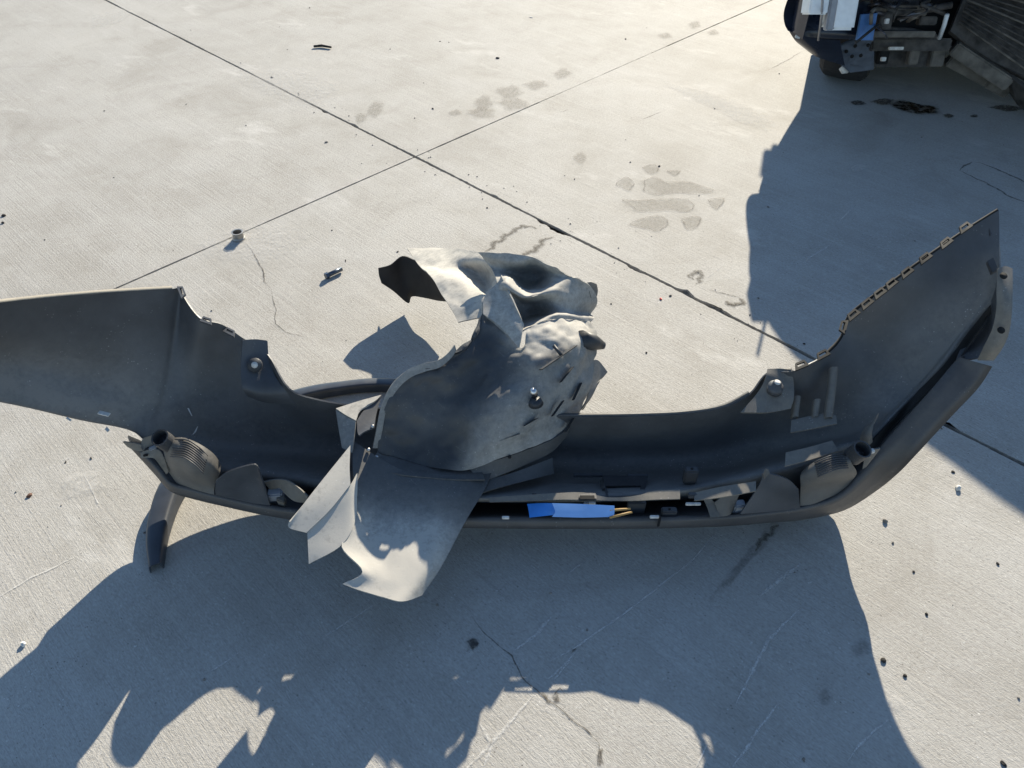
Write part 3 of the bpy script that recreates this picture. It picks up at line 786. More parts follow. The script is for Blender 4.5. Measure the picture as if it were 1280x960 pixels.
# left lamp
lamp = sheet("fog_lamp_housing", [
 [(205, 556, .25), (215, 548, .278), (232, 548, .282), (252, 557, .272), (267, 568, .245), (276, 582, .20)],
 [(205, 562, .245), (214, 558, .275), (230, 560, .28), (248, 570, .27), (262, 581, .242), (274, 592, .195)],
 [(207, 572, .22), (215, 572, .252), (228, 575, .26), (242, 584, .252), (255, 592, .225), (270, 601, .18)],
 [(212, 590, .155), (222, 594, .165), (233, 598, .165), (244, 603, .16), (256, 607, .15), (268, 612, .14)],
 [(222, 604, .13), (230, 607, .13), (240, 610, .13), (250, 613, .13), (260, 616, .13), (268, 618, .13)]],
 M['plastic2'], bump, sub=4, dust=0.35)
ribbed([(216, 560, .276), (232, 561, .282), (246, 570, .273), (257, 581, .252)], [(.0, -.020, -.005)] * 4, 9, lamp, M['plastic2'])
c = at(206, 551, .28); ax = Vector((-.15, -.35, .92)).normalized()
def socket(c, ax, r, h, parent, mat):
    bm = bmesh.new()
    u = ax.orthogonal().normalized(); v = ax.cross(u)
    rings = []
    for (rr_, hh) in [(r, -h), (r, h), (r * .84, h), (r * .80, -h * .2), (0.001, -h * .2)]:
        rings.append([bm.verts.new(c + ax * hh + (u * math.cos(2 * math.pi * k / 24) + v * math.sin(2 * math.pi * k / 24)) * rr_) for k in range(24)])
    for a, b_ in zip(rings, rings[1:]):
        for k in range(24): bm.faces.new((a[k], a[(k + 1) % 24], b_[(k + 1) % 24], b_[k]))
    o = bm_obj("bulb_socket", bm, mat, parent)
    tube("bulb_base", [c - ax * h * .15, c + ax * h * .15], r * .35, M['dkmetal'], o, seg=10)
    return o
socket(c, ax, .0195, .020, lamp, M['plastic2'])
# bracket at the left end of that lamp
sheet("lamp_bracket", [[(176, 560, .235), (178, 549, .25), (190, 544, .262), (200, 541, .27)], [(180, 566, .222), (182, 560, .232), (192, 556, .238), (200, 553, .245)]], M['plastic2'], lamp, sub=3, dust=0.5)
sheet("lamp_bracket", [[(154, 552, .24), (166, 553, .245), (178, 556, .24)], [(160, 558, .225), (168, 562, .225), (180, 564, .222)]], M['plastic2'], lamp, sub=3, dust=0.55)
br = sheet("lamp_bracket", [[(176, 566, .235), (186, 562, .242), (198, 562, .242), (206, 574, .215), (211, 590, .17)], [(177, 572, .225), (188, 572, .228), (193, 573, .225), (201, 583, .195), (208, 592, .16)]], M['plastic2'], lamp, sub=3, dust=0.6)
box("bracket_slot", at(182, 569, .236), (Vector((.004, .001, 0)), Vector((0, .002, 0)), Vector((0, 0, .002))), M['hole'], br)
box("lamp_latch", at(191, 560, .245), (Vector((.007, .004, 0)), Vector((-.002, .004, 0)), Vector((0, 0, .004))), M['grey'], lamp, .002)
# right lamp
lamp = sheet("fog_lamp_housing", [
 [(1003, 590, .235), (1018, 578, .266), (1035, 571, .282), (1050, 569, .288), (1062, 572, .288)],
 [(1001, 596, .23), (1017, 586, .262), (1035, 580, .279), (1051, 578, .284), (1064, 578, .284)],
 [(1001, 605, .21), (1016, 598, .242), (1034, 593, .258), (1052, 591, .26), (1070, 588, .25)],
 [(1000, 618, .165), (1015, 612, .175), (1032, 608, .18), (1050, 604, .18), (1066, 598, .18)],
 [(1000, 632, .137), (1015, 630, .14), (1030, 624, .145), (1045, 617, .15), (1060, 606, .165)]],
 M['plastic2'], bump, sub=4, dust=0.3)
ribbed([(1020, 587, .266), (1034, 581, .281), (1046, 577, .287), (1058, 576, .287)], [(.0, -.016, -.004)] * 4, 8, lamp, M['plastic2'])
c = at(1072, 566, .298); ax = Vector((.15, -.3, .92)).normalized()
socket(c, ax, .0195, .020, lamp, M['plastic2'])
sheet("lamp_bracket", [[(1082, 566, .265), (1090, 562, .275), (1100, 560, .275)], [(1080, 574, .245), (1088, 572, .25), (1094, 568, .255)], [(1078, 586, .22), (1082, 583, .225), (1086, 578, .23)]], M['plastic2'], lamp, sub=3, dust=0.5)
box("lamp_latch", at(1089, 564, .28), (Vector((.007, .002, 0)), Vector((-.001, .005, 0)), Vector((0, 0, .004))), M['pale'], lamp, .002)
# wing details on the left: slot, holes, tab
for (x, y, z, w, d) in [(130, 517, .302, .013, .0045), (86, 524, .318, .006, .0018), (134, 537, .255, .0045, .0035)]:
    box("light_slot", at(x, y, z), (Vector((w, -.004, 0)), Vector((.001, d, 0)), Vector((0, 0, .0012))), M['pale'], bump)
for pts in ([(233, 507), (236, 512), (240, 520)], [(247, 533), (244, 540), (241, 543)]):
    bm = bmesh.new(); tube_bm(bm, [at(x, y, .215 - (y - 507) * .0014) for x, y in pts], [.0008, .0018, .0008], 5)
    bm_obj("torn_edge", bm, M['pale'], bump)
# wing tip recess on the right
box("tip_clip", at(1238, 285, .60), (Vector((.006, .004, .002)), Vector((-.002, .012, .010)), Vector((0, 0, .003))), M['plastic2'], bump, .001)
box("tip_clip", at(1240, 333, .565), (Vector((.008, .004, .002)), Vector((-.004, .010, .008)), Vector((0, 0, .004))), M['plastic2'], bump, .001)

# ------------------------------------------------------------------ blue card and canes in the channel
card = thing("blue_card", at(712, 638, .12), "bright blue folded plastic card lying in the slot of the bumper lip", "card")
sheet("card_leaf", [[(690, 629, .166), (725, 630, .166), (768, 632, .165)], [(694, 640, .158), (728, 641, .158), (768, 640, .157)], [(690, 646, .153), (728, 647, .153), (767, 646, .152)]], plain("blue_card_sunlit", (0.26, 0.46, 0.80), 0.4, vary=0.06), card, sub=3, thick=.002, dust=0)  # card blue made paler to paint its sunlit part
sheet("card_fold", [[(659, 630, .14), (676, 629, .15), (693, 629, .166)], [(661, 639, .135), (678, 638, .145), (697, 640, .158)], [(662, 647, .13), (680, 645, .14), (699, 643, .155)]], M['blue'], card, sub=3, thick=.002, dust=0)
for (a, b_, lab) in [((762, 638, .158), (788, 636, .158), "straight tan cane end level with the blue card in the bumper slot"), ((762, 647, .152), (790, 640, .156), "slanted tan cane end lowest beside the blue card in the bumper slot")]:
    t = tube("cane", [at(*a), at(*b_)], .0028, M['cane'], None, 8)
    props(t, lab, "cane")

# ------------------------------------------------------------------ wheel arch liner
liner = thing("wheel_arch_liner", at(600, 600), "crumpled dusty wheel arch liner with splash tray resting across the bumper", "liner")
FL = [
 [(472, 565, .20), (500, 573, .185), (530, 582, .18), (560, 587, .18), (587, 587, .19), (622, 575, .205), (657, 562, .21), (691, 548, .205), (716, 530, .195)],
 [(474, 540, .24), (505, 546, .22), (535, 551, .215), (570, 553, .22), (598, 548, .248), (636, 540, .265), (673, 529, .255), (706, 517, .238), (729, 507, .215)],
 [(480, 512, .28), (510, 516, .265), (540, 518, .26), (580, 516, .275), (614, 510, .302), (650, 500, .315), (685, 494, .305), (716, 485, .28), (741, 480, .25)],
 [(496, 483, .315), (520, 486, .305), (555, 484, .30), (595, 478, .305), (631, 472, .335), (661, 467, .345), (692, 462, .338), (720, 457, .315), (743, 450, .275)],
 [(524, 465, .335), (545, 464, .335), (572, 456, .34), (610, 447, .338), (643, 451, .355), (664, 448, .362), (695, 443, .358), (722, 439, .335), (747, 437, .287)],
 [(546, 459, .34), (563, 449, .348), (585, 440, .353), (613, 432, .352), (648, 441, .362), (666, 430, .375), (696, 425, .37), (723, 423, .345), (750, 427, .295)],
 [(567, 438, .355), (580, 437, .36), (597, 421, .365), (616, 420, .363), (650, 438, .366), (664, 419, .382), (693, 411, .376), (719, 410, .35), (745, 413, .305)],
 [(596, 421, .365), (600, 409, .375), (604, 392, .387), (626, 408, .376), (652, 435, .368), (661, 411, .386), (690, 399, .378), (715, 399, .352), (739, 402, .315)]]
FD = [[.02, .02, .02, .06, .4, .6, .6, .6, .6], [.03, .02, .03, .05, .4, .55, .5, .5, .5], [.08, .10, .12, .10, .3, .5, .5, .55, .5], [.05, .06, .08, .06, .12, .42, .45, .5, .5],
      [.05, .05, .05, .05, .2, .5, .5, .5, .5], [.05, .05, .05, .05, .4, .7, .75, .7, .6], [.06, .06, .08, .08, .5, .8, .8, .8, .7], [.1, .1, .2, .4, .8, .85, .85, .85, .8]]  # dust amounts; left columns cut further to deepen the shade there
sheet("liner_shell", [[(*q, FD[i][j]) for j, q in enumerate(r)] for i, r in enumerate(FL)], M['liner'], liner, sub=9, rough=.0062, rscale=18, seed=2, ridge=.55)
TP = [
 [(603, 394, .385), (615, 402, .379), (640, 421, .374), (656, 411, .386), (690, 399, .378), (739, 402, .315)],
 [(603, 384, .393), (622, 392, .39), (645, 412, .380), (662, 404, .365), (692, 394, .382), (743, 397, .312)],
 [(603, 374, .40), (628, 380, .398), (645, 397, .335), (666, 393, .310), (699, 389, .365), (739, 392, .285)],
 [(612, 368, .40), (632, 368, .41), (652, 378, .355), (669, 380, .352), (702, 379, .375), (745, 382, .305)],
 [(618, 362, .412), (633, 360, .43), (656, 371, .41), (673, 368, .412), (696, 364, .408), (745, 370, .335)],
 [(621, 352, .42), (634, 350, .43), (656, 358, .355), (673, 355, .345), (695, 350, .41), (737, 357, .375)],
 [(615, 337, .39), (632, 340, .39), (655, 344, .355), (673, 342, .355), (696, 343, .41), (723, 349, .40)],
 [(601, 319, .405), (630, 326, .425), (652, 327, .43), (666, 325, .43), (691, 334, .435), (711, 344, .41)],
 [(598, 315, .41), (630, 317, .435), (650, 319, .44), (666, 321, .44), (691, 333, .437), (709, 342, .412)]]
sheet("liner_crown", [[(*q, 0.75) for q in r] for r in TP], M['liner'], liner, sub=7, rough=.0045, rscale=17, seed=5, ridge=.5)
UP = [
 [(509, 311, .12), (530, 311, .15), (555, 311, .19), (578, 313, .25), (600, 316, .33), (630, 318, .42)],
 [(516, 321, .155), (536, 322, .19), (559, 324, .23), (584, 326, .29), (606, 328, .36), (628, 333, .40)],
 [(523, 331, .19), (541, 334, .23), (558, 338, .265), (586, 337, .26), (607, 343, .30), (624, 347, .38)],
 [(541, 349, .315), (556, 346, .325), (575, 347, .325), (592, 352, .29), (609, 358, .29), (620, 360, .40)],
 [(552, 368, .33), (566, 366, .335), (583, 362, .342), (599, 362, .335), (608, 368, .345), (616, 367, .40)],
 [(565, 388, .335), (578, 386, .34), (590, 381, .35), (601, 376, .36), (604, 374, .37), (608, 372, .40)],
 [(573, 403, .335), (583, 401, .34), (593, 399, .35), (602, 397, .358), (604, 390, .365), (605, 382, .39)]]
sheet("liner_shoulder", [[(*q, 0.9) for q in r] for r in UP], M['liner'], liner, sub=7, rough=.003, rscale=15, seed=8, ridge=.5)
VF = [
 [(473, 335, .135), (488, 331, .15), (503, 320, .165), (518, 325, .165), (534, 338, .17), (552, 352, .20), (566, 372, .22)],
 [(474, 345, .11), (489, 345, .11), (505, 345, .10), (520, 350, .10), (540, 356, .11), (560, 364, .13), (570, 375, .14)],
 [(477, 354, .09), (492, 364, .06), (510, 379, .02), (514, 371, .03), (530, 372, .05), (550, 376, .06), (572, 377, .08)]]
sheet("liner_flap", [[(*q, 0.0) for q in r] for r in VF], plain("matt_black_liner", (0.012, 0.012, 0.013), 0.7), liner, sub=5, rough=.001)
# pale rolled edge on the left of the liner
ED = [[(466, 560, .212), (473, 560, .205)], [(471, 535, .252), (478, 536, .245)], [(477, 507, .291), (484, 508, .284)], [(490, 480, .324), (499, 484, .315)], [(509, 463, .342), (515, 471, .330)], [(527, 455, .350), (533, 464, .337)],
      [(548, 450, .356), (550, 459, .343)], [(561, 440, .364), (564, 447, .352)], [(568, 431, .371), (570, 438, .358)]]
sheet("rolled_edge", [[(*a, .6), (*b_, .5)] for a, b_ in ED], M['liner'], liner, sub=(5, 3))
# spike, moulded bar, plug, studs
sheet("fold_spike", [[(604, 393, .391), (624, 407, .381), (649, 435, .374)], [(606, 371, .404), (628, 386, .402), (652, 421, .388)], [(624, 352, .427), (634, 364, .420), (654, 409, .397)], [(627, 344, .437), (631, 352, .434), (655, 406, .399)]], M['liner'], liner, sub=4, dust=.8, rough=.002)
c0, c1 = at(675, 462, .355), at(719, 432, .352)
d = (c1 - c0)
box("moulded_bar", (c0 + c1) / 2 + Vector((0, -.012, .010)), (d * .5, Vector((.004, -.004, .004)), Vector((0, -.005, .006))), M['liner'], liner, .0015)
tube("bar_stem", [at(692, 432, .378), at(702, 444, .368)], .004, M['liner'], liner, 6)
tube("round_plug", [at(726, 424, .338), at(741, 428, .312), at(751, 431, .297)], [.022, .020, .012], M['liner'], liner, 14)
tube("plug_tip", [at(750, 431, .299), at(755, 432, .295)], [.0115, .009], M['plastic'], liner, 12)
tube("metal_stud", [at(668, 492, .322), at(666, 488, .338)], [.009, .007], M['metal'], liner, 10)
tube("stud_collar", [at(670, 505, .306), at(669, 500, .318)], [.017, .013], M['liner'], liner, 14)
for (x, y, z, m_) in [(637, 571, .206, 'hole'), (466, 533, .25, 'metal'), (471, 571, .20, 'metal'), (461, 562, .215, 'metal')]:
    c = at(x, y, z); tube("rivet", [c, c + Vector((0, -.004, .004))], .0042, M[m_], liner, 8)
for a_, b_ in [((622, 551, .238), (649, 542, .252)), ((690, 520, .264), (704, 500, .284)), ((700, 478, .318), (716, 458, .325)), ((716, 500, .262), (726, 478, .278)), ((655, 532, .268), (672, 522, .278)), ((706, 540, .216), (716, 522, .232))]:
    p_, q_ = at(*a_), at(*b_)
    box("moulded_rib", (p_ + q_) / 2 + Vector((0, -.004, .003)), ((q_ - p_) * .5, Vector((.003, -.003, .004)), Vector((0, -.004, .004))), M['liner'], liner, .0015)
# side ears seen behind the right silhouette
sheet("side_ear", [[(735, 452, .275), (746, 450, .262), (753, 457, .24), (759, 465, .22)], [(737, 470, .25), (745, 470, .238), (751, 470, .225), (754, 471, .218)], [(733, 500, .22), (738, 497, .215), (742, 490, .218), (744, 482, .225)], [(722, 516, .20), (726, 512, .19), (728, 512, .185), (730, 510, .185)]], M['liner'], liner, sub=4, dust=.4)
sheet("side_ear", [[(731, 355, .375), (738, 352, .375), (746, 355, .365)], [(735, 361, .365), (741, 362, .35), (747, 362, .345)], [(738, 372, .34), (743, 374, .325), (746, 369, .33)]], M['liner'], liner, sub=4, dust=.35)
# skirt under the shell and seam flange
sheet("liner_skirt", [[(585, 583, .185), (620, 575, .198), (655, 563, .203), (690, 549, .205), (712, 534, .205)], [(600, 603, .165), (630, 592, .165), (662, 578, .165), (690, 564, .17), (706, 547, .18)]], M['liner'], liner, sub=4, dust=.12)
sheet("liner_skirt", [[(600, 601, .163), (625, 596, .163), (650, 588, .163), (690, 572, .15)], [(598, 618, .16), (616, 612, .16), (650, 603, .155), (692, 592, .12)]], M['liner'], liner, sub=4, dust=.12)
sheet("seam_flange", [[(476, 560, .198), (484, 566, .19), (505, 574, .178), (535, 580, .173), (570, 584, .172), (600, 582, .175)], [(462, 577, .203), (470, 584, .196), (492, 592, .188), (530, 597, .182), (570, 600, .179), (606, 600, .179)]], M['liner'], liner, sub=4, dust=.15)
# splash tray hanging over the lip
TR = [
 [(441, 552, .222), (500, 587, .186), (540, 592, .18), (575, 595, .177), (614, 592, .172)],
 [(441, 590, .205), (490, 605, .182), (530, 610, .176), (570, 613, .172), (606, 612, .166)],
 [(447, 622, .192), (478, 630, .174), (515, 634, .168), (555, 638, .164), (590, 638, .155)],
 [(440, 658, .192), (470, 660, .168), (505, 663, .163), (545, 666, .158), (575, 664, .146)],
 [(427, 684, .187), (472, 690, .163), (500, 695, .159), (530, 698, .155), (557, 698, .138)],
 [(453, 715, .175), (475, 722, .160), (498, 725, .157), (520, 726, .152), (541, 724, .130)],
 [(428, 730, .168), (452, 739, .160), (480, 747, .156), (503, 752, .152), (527, 744, .128)]]
DT = [.10, .16, .35, .9, 1.2, 1.2, 1.2]  # dust amounts; upper rows cut to paint the shaded part darker
sheet("splash_tray", [[(*q, DT[i] * (0.55 if j == 4 else 1)) for j, q in enumerate(r)] for i, r in enumerate(TR)], M['liner'], liner, sub=6, rough=.0026, rscale=12, seed=11, ridge=.3)
sheet("tray_riser", [[(446, 592, .226), (438, 606, .226), (412, 638, .217), (384, 665, .208)], [(446, 615, .212), (438, 632, .21), (418, 656, .202), (385, 684, .196)], [(445, 644, .195), (440, 662, .192), (424, 684, .187), (386, 705, .182)]], M['liner'], liner, sub=5, dust=1.1, rough=.0012)
sheet("tray_fin", [[(438, 557, .250), (400, 604, .240), (362, 652, .232)], [(437, 584, .240), (404, 624, .231), (362, 660, .222)], [(438, 606, .229), (412, 638, .220), (383, 666, .211)]], M['liner'], liner, sub=5, dust=1.1)
# small folded bracket at the liner's left foot
sheet("folded_bracket", [[(420, 511, .258), (448, 502, .258), (477, 494, .262)], [(432, 519, .257), (452, 510, .258), (470, 501, .261)], [(445, 526, .256), (450, 514, .257), (462, 506, .26)]], M['liner'], liner, sub=3, dust=.8)
sheet("folded_bracket", [[(420, 512, .255), (432, 520, .254), (445, 527, .253)], [(424, 538, .235), (434, 544, .236), (443, 548, .238)], [(428, 560, .22), (434, 563, .222), (440, 566, .225)]], M['liner'], liner, sub=3, dust=.45)
sheet("folded_bracket", [[(446, 526, .252), (456, 512, .255), (476, 497, .258)], [(447, 540, .245), (458, 530, .247), (470, 520, .248)], [(449, 545, .25), (456, 540, .25), (468, 535, .25)]], M['plastic'], liner, sub=3, dust=0)

# ------------------------------------------------------------------ wrecked car at the top right
PHI = R(28)
CU = Vector((math.cos(PHI), -math.sin(PHI), 0)); CV = Vector((math.sin(PHI), math.cos(PHI), 0)); C0 = Vector((1.16, 3.42, 0))
def cp(u, v, z): return C0 + CU * u + CV * v + Vector((0, 0, z))
car = thing("wrecked_car", C0, "dark wrecked car with its front end stripped bare at the corner of the yard", "car")
def crow(L): return [tuple(cp(*q)) for q in L]
# body side and nose corner
sheet("body_side", [crow([(.10, -.10, z), (.03, 0, z), (0, .25, z), (-.01, .6, z), (0, 1.4, z), (0, 2.4, z), (.02, 4.0, z)]) for z in (.36, .5, .62)] +
      [crow([(.20, -.02, .78), (.14, .08, .79), (.10, .3, .80), (.08, .6, .82), (.06, 1.4, .88), (.06, 2.4, .92), (.08, 4.0, .92)]),
       crow([(.52, .05, .90), (.46, .18, .93), (.36, .4, .95), (.30, .7, .97), (.22, 1.4, 1.0), (.18, 2.4, .98), (.2, 4.0, .98)])], M['carpaint'], car, sub=4, world_pts=True)
sheet("hood", [crow([(.50, .10, .92), (.9, .02, .98), (1.4, .10, .97), (1.75, .3, .92)]), crow([(.36, .5, .97), (.9, .45, 1.05), (1.4, .5, 1.04), (1.8, .6, .96)]), crow([(.25, 1.35, 1.0), (.9, 1.3, 1.08), (1.4, 1.3, 1.07), (1.8, 1.4, 1.0)])], M['carpaint'], car, sub=4, world_pts=True)
sheet("windscreen", [crow([(.32, 1.38, 1.0), (.9, 1.3, 1.07), (1.7, 1.38, 1.0)]), crow([(.50, 2.1, 1.36), (.9, 2.05, 1.42), (1.55, 2.1, 1.36)])], M['glass'], car, sub=4, world_pts=True)
sheet("cabin_roof", [crow([(.50, 2.12, 1.36), (.9, 2.07, 1.425), (1.55, 2.12, 1.36)]), crow([(.48, 3.4, 1.36), (.9, 3.4, 1.44), (1.55, 3.4, 1.36)]), crow([(.30, 4.0, 1.0), (.9, 4.05, 1.0), (1.7, 4.0, 1.0)])], M['carpaint'], car, sub=4, world_pts=True)
sheet("cabin_side", [crow([(.24, 1.45, 1.0), (.22, 2.4, .99), (.25, 3.9, .99)]), crow([(.48, 2.12, 1.35), (.46, 2.6, 1.36), (.47, 3.4, 1.35)])], M['glass'], car, sub=3, world_pts=True)
sheet("body_side", [crow([(1.9, .2, z), (1.92, 1.4, z), (1.9, 4.0, z)]) for z in (.36, .7, .95)], M['carpaint'], car, sub=3, world_pts=True)
mir = box("door_mirror", cp(-.17, 1.60, 1.0), (CU * .12, CV * .05, Vector((0, 0, .08))), M['carpaint'], car, .03)
# nose panel that overhangs the wheel
sheet("nose_panel", [[(1050, -110, .78), (1070, -120, .78), (1095, -120, .78)], [(1004, -40, .58), (1035, -42, .58), (1086, -40, .58)], [(981, 10, .43), (1015, 8, .43), (1088, 8, .43)], [(981, 30, .375), (1012, 36, .36), (1088, 42, .345)], [(985, 38, .36), (1010, 46, .33), (1088, 50, .32)]], M['carpaint'], car, sub=5)
sheet("nose_underlip", [[(986, 38, .355), (1012, 46, .325), (1050, 50, .315)], [(994, 50, .30), (1015, 60, .27), (1052, 62, .27)], [(1003, 58, .25), (1020, 70, .22), (1056, 82, .18)]], M['bluesteel' if False else 'carpaint'], car, sub=4)
box("side_marker", at(997, 46, .335), (Vector((.014, .01, -.006)), Vector((0, .004, 0)), Vector((0, 0, .006))), M['white'], car, .002)
# wheel
WC = cp(.24, .62, .32)
bm = bmesh.new()
rings = []
for (r_, w_) in [(.20, -.10), (.30, -.11), (.325, -.085), (.33, 0), (.325, .085), (.30, .11), (.20, .10)]:
    rings.append([bm.verts.new(WC + CU * w_ + (CV * math.cos(2 * math.pi * k / 48) + Vector((0, 0, 1)) * math.sin(2 * math.pi * k / 48)) * (r_ - (.006 if k % 2 and abs(w_) < .1 else 0))) for k in range(48)])
for a, b_ in zip(rings, rings[1:]):
    for k in range(48): bm.faces.new((a[k], a[(k + 1) % 48], b_[(k + 1) % 48], b_[k]))
wheel = bm_obj("wheel", bm, M['rubber'], car)
tube("rim", [WC - CU * .09, WC + CU * .09], .20, M['metal'], wheel, 32)
box("front_light_block", cp(1.02, .46, .72), (CU * .80, CV * .05, Vector((0, 0, .19))), M['hole'], car, .02)  # black panel added to stop sun passing through the stripped front
box("underbody_light_block", cp(1.0, 2.4, .29), (CU * .86, CV * 1.5, Vector((0, 0, .11))), M['grime'], car, .03)  # solid box added to stop sun leaking under the car
box("bay_light_block", cp(1.02, 1.05, .60), (CU * .80, CV * .30, Vector((0, 0, .32))), M['hole'], car, .03)  # black block added to close light gaps below the hood
# white headlamp bucket, struts and brackets
def pbox(name, x0, y0, x1, y1, z, depth, mat, bev=.006, parent=car):
    a = at((x0 + x1) / 2, (y0 + y1) / 2, z)
    w = (at(x1, (y0 + y1) / 2, z) - at(x0, (y0 + y1) / 2, z)).length / 2
    h = abs(y1 - y0) / 2 / FOC * (a - Vector((0, 0, CAM_H))).length
    up = Vector((0, .30, .954)); bk = Vector((0, .954, -.30))
    return box(name, a + bk * depth, (Vector((w, 0, 0)), bk * depth, up * h), mat, car if parent is None else parent, bev)
pbox("lamp_bucket", 1016, -40, 1040, 10, .58, .05, M['white'])
pbox("lamp_bucket", 1046, -40, 1076, 27, .56, .06, M['white'], .01)
pbox("bucket_box", 1036, -2, 1048, 33, .50, .02, M['grey'])
slab_poly("bucket_foot", [at(1030, 28, .44), at(1052, 24, .45), at(1050, 34, .43), at(1036, 36, .42)], M['white'], car, .01)
tube("strut", [at(1030, -30, .66), at(1027, 20, .48), at(1023, 50, .33)], .005, M['grey'], car, 8)
slab_poly("blue_bracket", [at(1076, 18, .44), at(1096, 16, .44), at(1090, 50, .34), at(1070, 50, .34)], M['bluesteel'], car, .012)
plate = slab_poly("bracket_plate", [at(1046, 58, .26), at(1064, 50, .28), at(1092, 46, .29), at(1092, 86, .14), at(1062, 90, .12), at(1048, 78, .18)], plain("blue_grey_plate", (.10, .115, .14), .5), car, .012)
for (x, y, z) in [(1057, 64, .235), (1064, 70, .215), (1075, 69, .215), (1068, 57, .262), (1084, 56, .262)]:
    c = at(x, y, z) + Vector((0, -.008, .002)); tube("plate_hole", [c, c + Vector((0, -.004, 0))], .008, M['hole'], plate, 10)
tube("tow_eye", [at(1052, 84, .13), at(1055, 88, .12), at(1060, 88, .12)], [.014, .018, .012], M['pale'], car, 10)
# front cross member, dark cavity, engine bay bits
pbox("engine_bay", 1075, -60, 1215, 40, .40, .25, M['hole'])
pbox("cross_member", 1090, 50, 1190, 62, .26, .05, M['grime'])
pbox("cross_member", 1098, 74, 1188, 82, .13, .05, M['grime'])
pbox("cross_plate", 1092, 52, 1180, 80, .20, .02, M['grime'], .002)
for (x0, y0, x1, y1, z, m_) in [(1100, 60, 1112, 78, .185, 'hole'), (1138, 58, 1150, 78, .19, 'grime2'), (1165, 60, 1182, 80, .17, 'grime2'), (1090, 40, 1170, 46, .32, 'grime2'), (1092, -6, 1150, 6, .42, 'grime'), (1120, 8, 1160, 18, .40, 'grime2'), (1150, 22, 1172, 30, .36, 'grime'), (1100, 18, 1116, 34, .37, 'grime')]:
    pbox("engine_part", x0, y0, x1, y1, z + .03, .02, M[m_], .004)
for (x0, y0, x1, y1, z) in [(1112, 59, 1130, 62, .265), (1102, 72, 1108, 76, .22), (1107, 24, 1112, 29, .42)]:  # pale boxes stand in for glints of light in the dark front end
    pbox("painted_glint", x0, y0, x1, y1, z, .008, M['pale'], .002)
tube("light_strut", [at(1184, 18, .42), at(1180, 32, .37), at(1174, 48, .31)], .009, M['white'], car, 8)
tube("hose", [at(1085, 42, .33), at(1110, 36, .36), at(1140, 38, .35), at(1170, 46, .32)], .010, M['grime'], car, 8)
tube("hose", [at(1095, 8, .44), at(1120, 16, .42), at(1150, 14, .42), at(1190, 6, .45)], .014, M['grime'], car, 8)
tube("hose", [at(1125, 26, .39), at(1140, 18, .42), at(1150, 15, .43)], .006, M['grey'], car, 8)
rnd = random.Random(4)
for k in range(16):
    x0, y0 = rnd.uniform(1086, 1180), rnd.uniform(-10, 46)
    P_ = [at(x0, y0, .40 - y0 * .0025 + .06), at(x0 + rnd.uniform(-20, 20), y0 + rnd.uniform(-8, 14), .43 - y0 * .0025 + .06), at(x0 + rnd.uniform(-40, 40), y0 + rnd.uniform(-6, 20), .38 - y0 * .0025 + .06)]
    tube("hose", [Vector(q) for q in cr(np.array([tuple(q) for q in P_]), 4)], rnd.uniform(.003, .009), M[rnd.choice(['grime', 'rubber', 'dkmetal', 'grime2'])], car, 6)
# fallen radiator with fins, and the bent beams
rad = slab_poly("radiator", [at(1186, 40, .30), at(1215, -30, .50), at(1330, -30, .50), at(1330, 118, .12), at(1282, 100, .15), at(1240, 78, .19), at(1210, 60, .24)], M['grime'], car, .03)
for k in range(14):
    f = k / 13.0
    a = at(1196 + 22 * f, 30 - 60 * f, .335 + .18 * f); b_ = at(1300 + 20 * f, 104 - 128 * f, .165 + .34 * f)
    tube("radiator_fin", [a + Vector((0, -.012, .012)), b_ + Vector((0, -.012, .012))], .0045, M['grime'] if k % 3 else M['grime2'], rad, 5)
def beam(name, a, b_, w, h, mat):
    d_ = (b_ - a) * .5; s = d_.cross(Vector((0, 0, 1))).normalized(); u = s.cross(d_).normalized()
    return box(name, (a + b_) / 2, (d_, s * w, u * h), mat, car, .006)
beam("bent_beam", at(1192, 58, .24), at(1262, 104, .12), .035, .03, M['grime2'])
beam("bent_beam", at(1186, 72, .17), at(1238, 100, .09), .03, .03, M['grime2'])
beam("bent_beam", at(1236, 98, .10), at(1262, 112, .06), .03, .035, M['grime2'])
slab_poly("torn_liner", [at(1264, 94, .16), at(1310, 130, .10), at(1310, 160, .05), at(1274, 130, .04), at(1262, 112, .05)], M['grime'], car, .02)
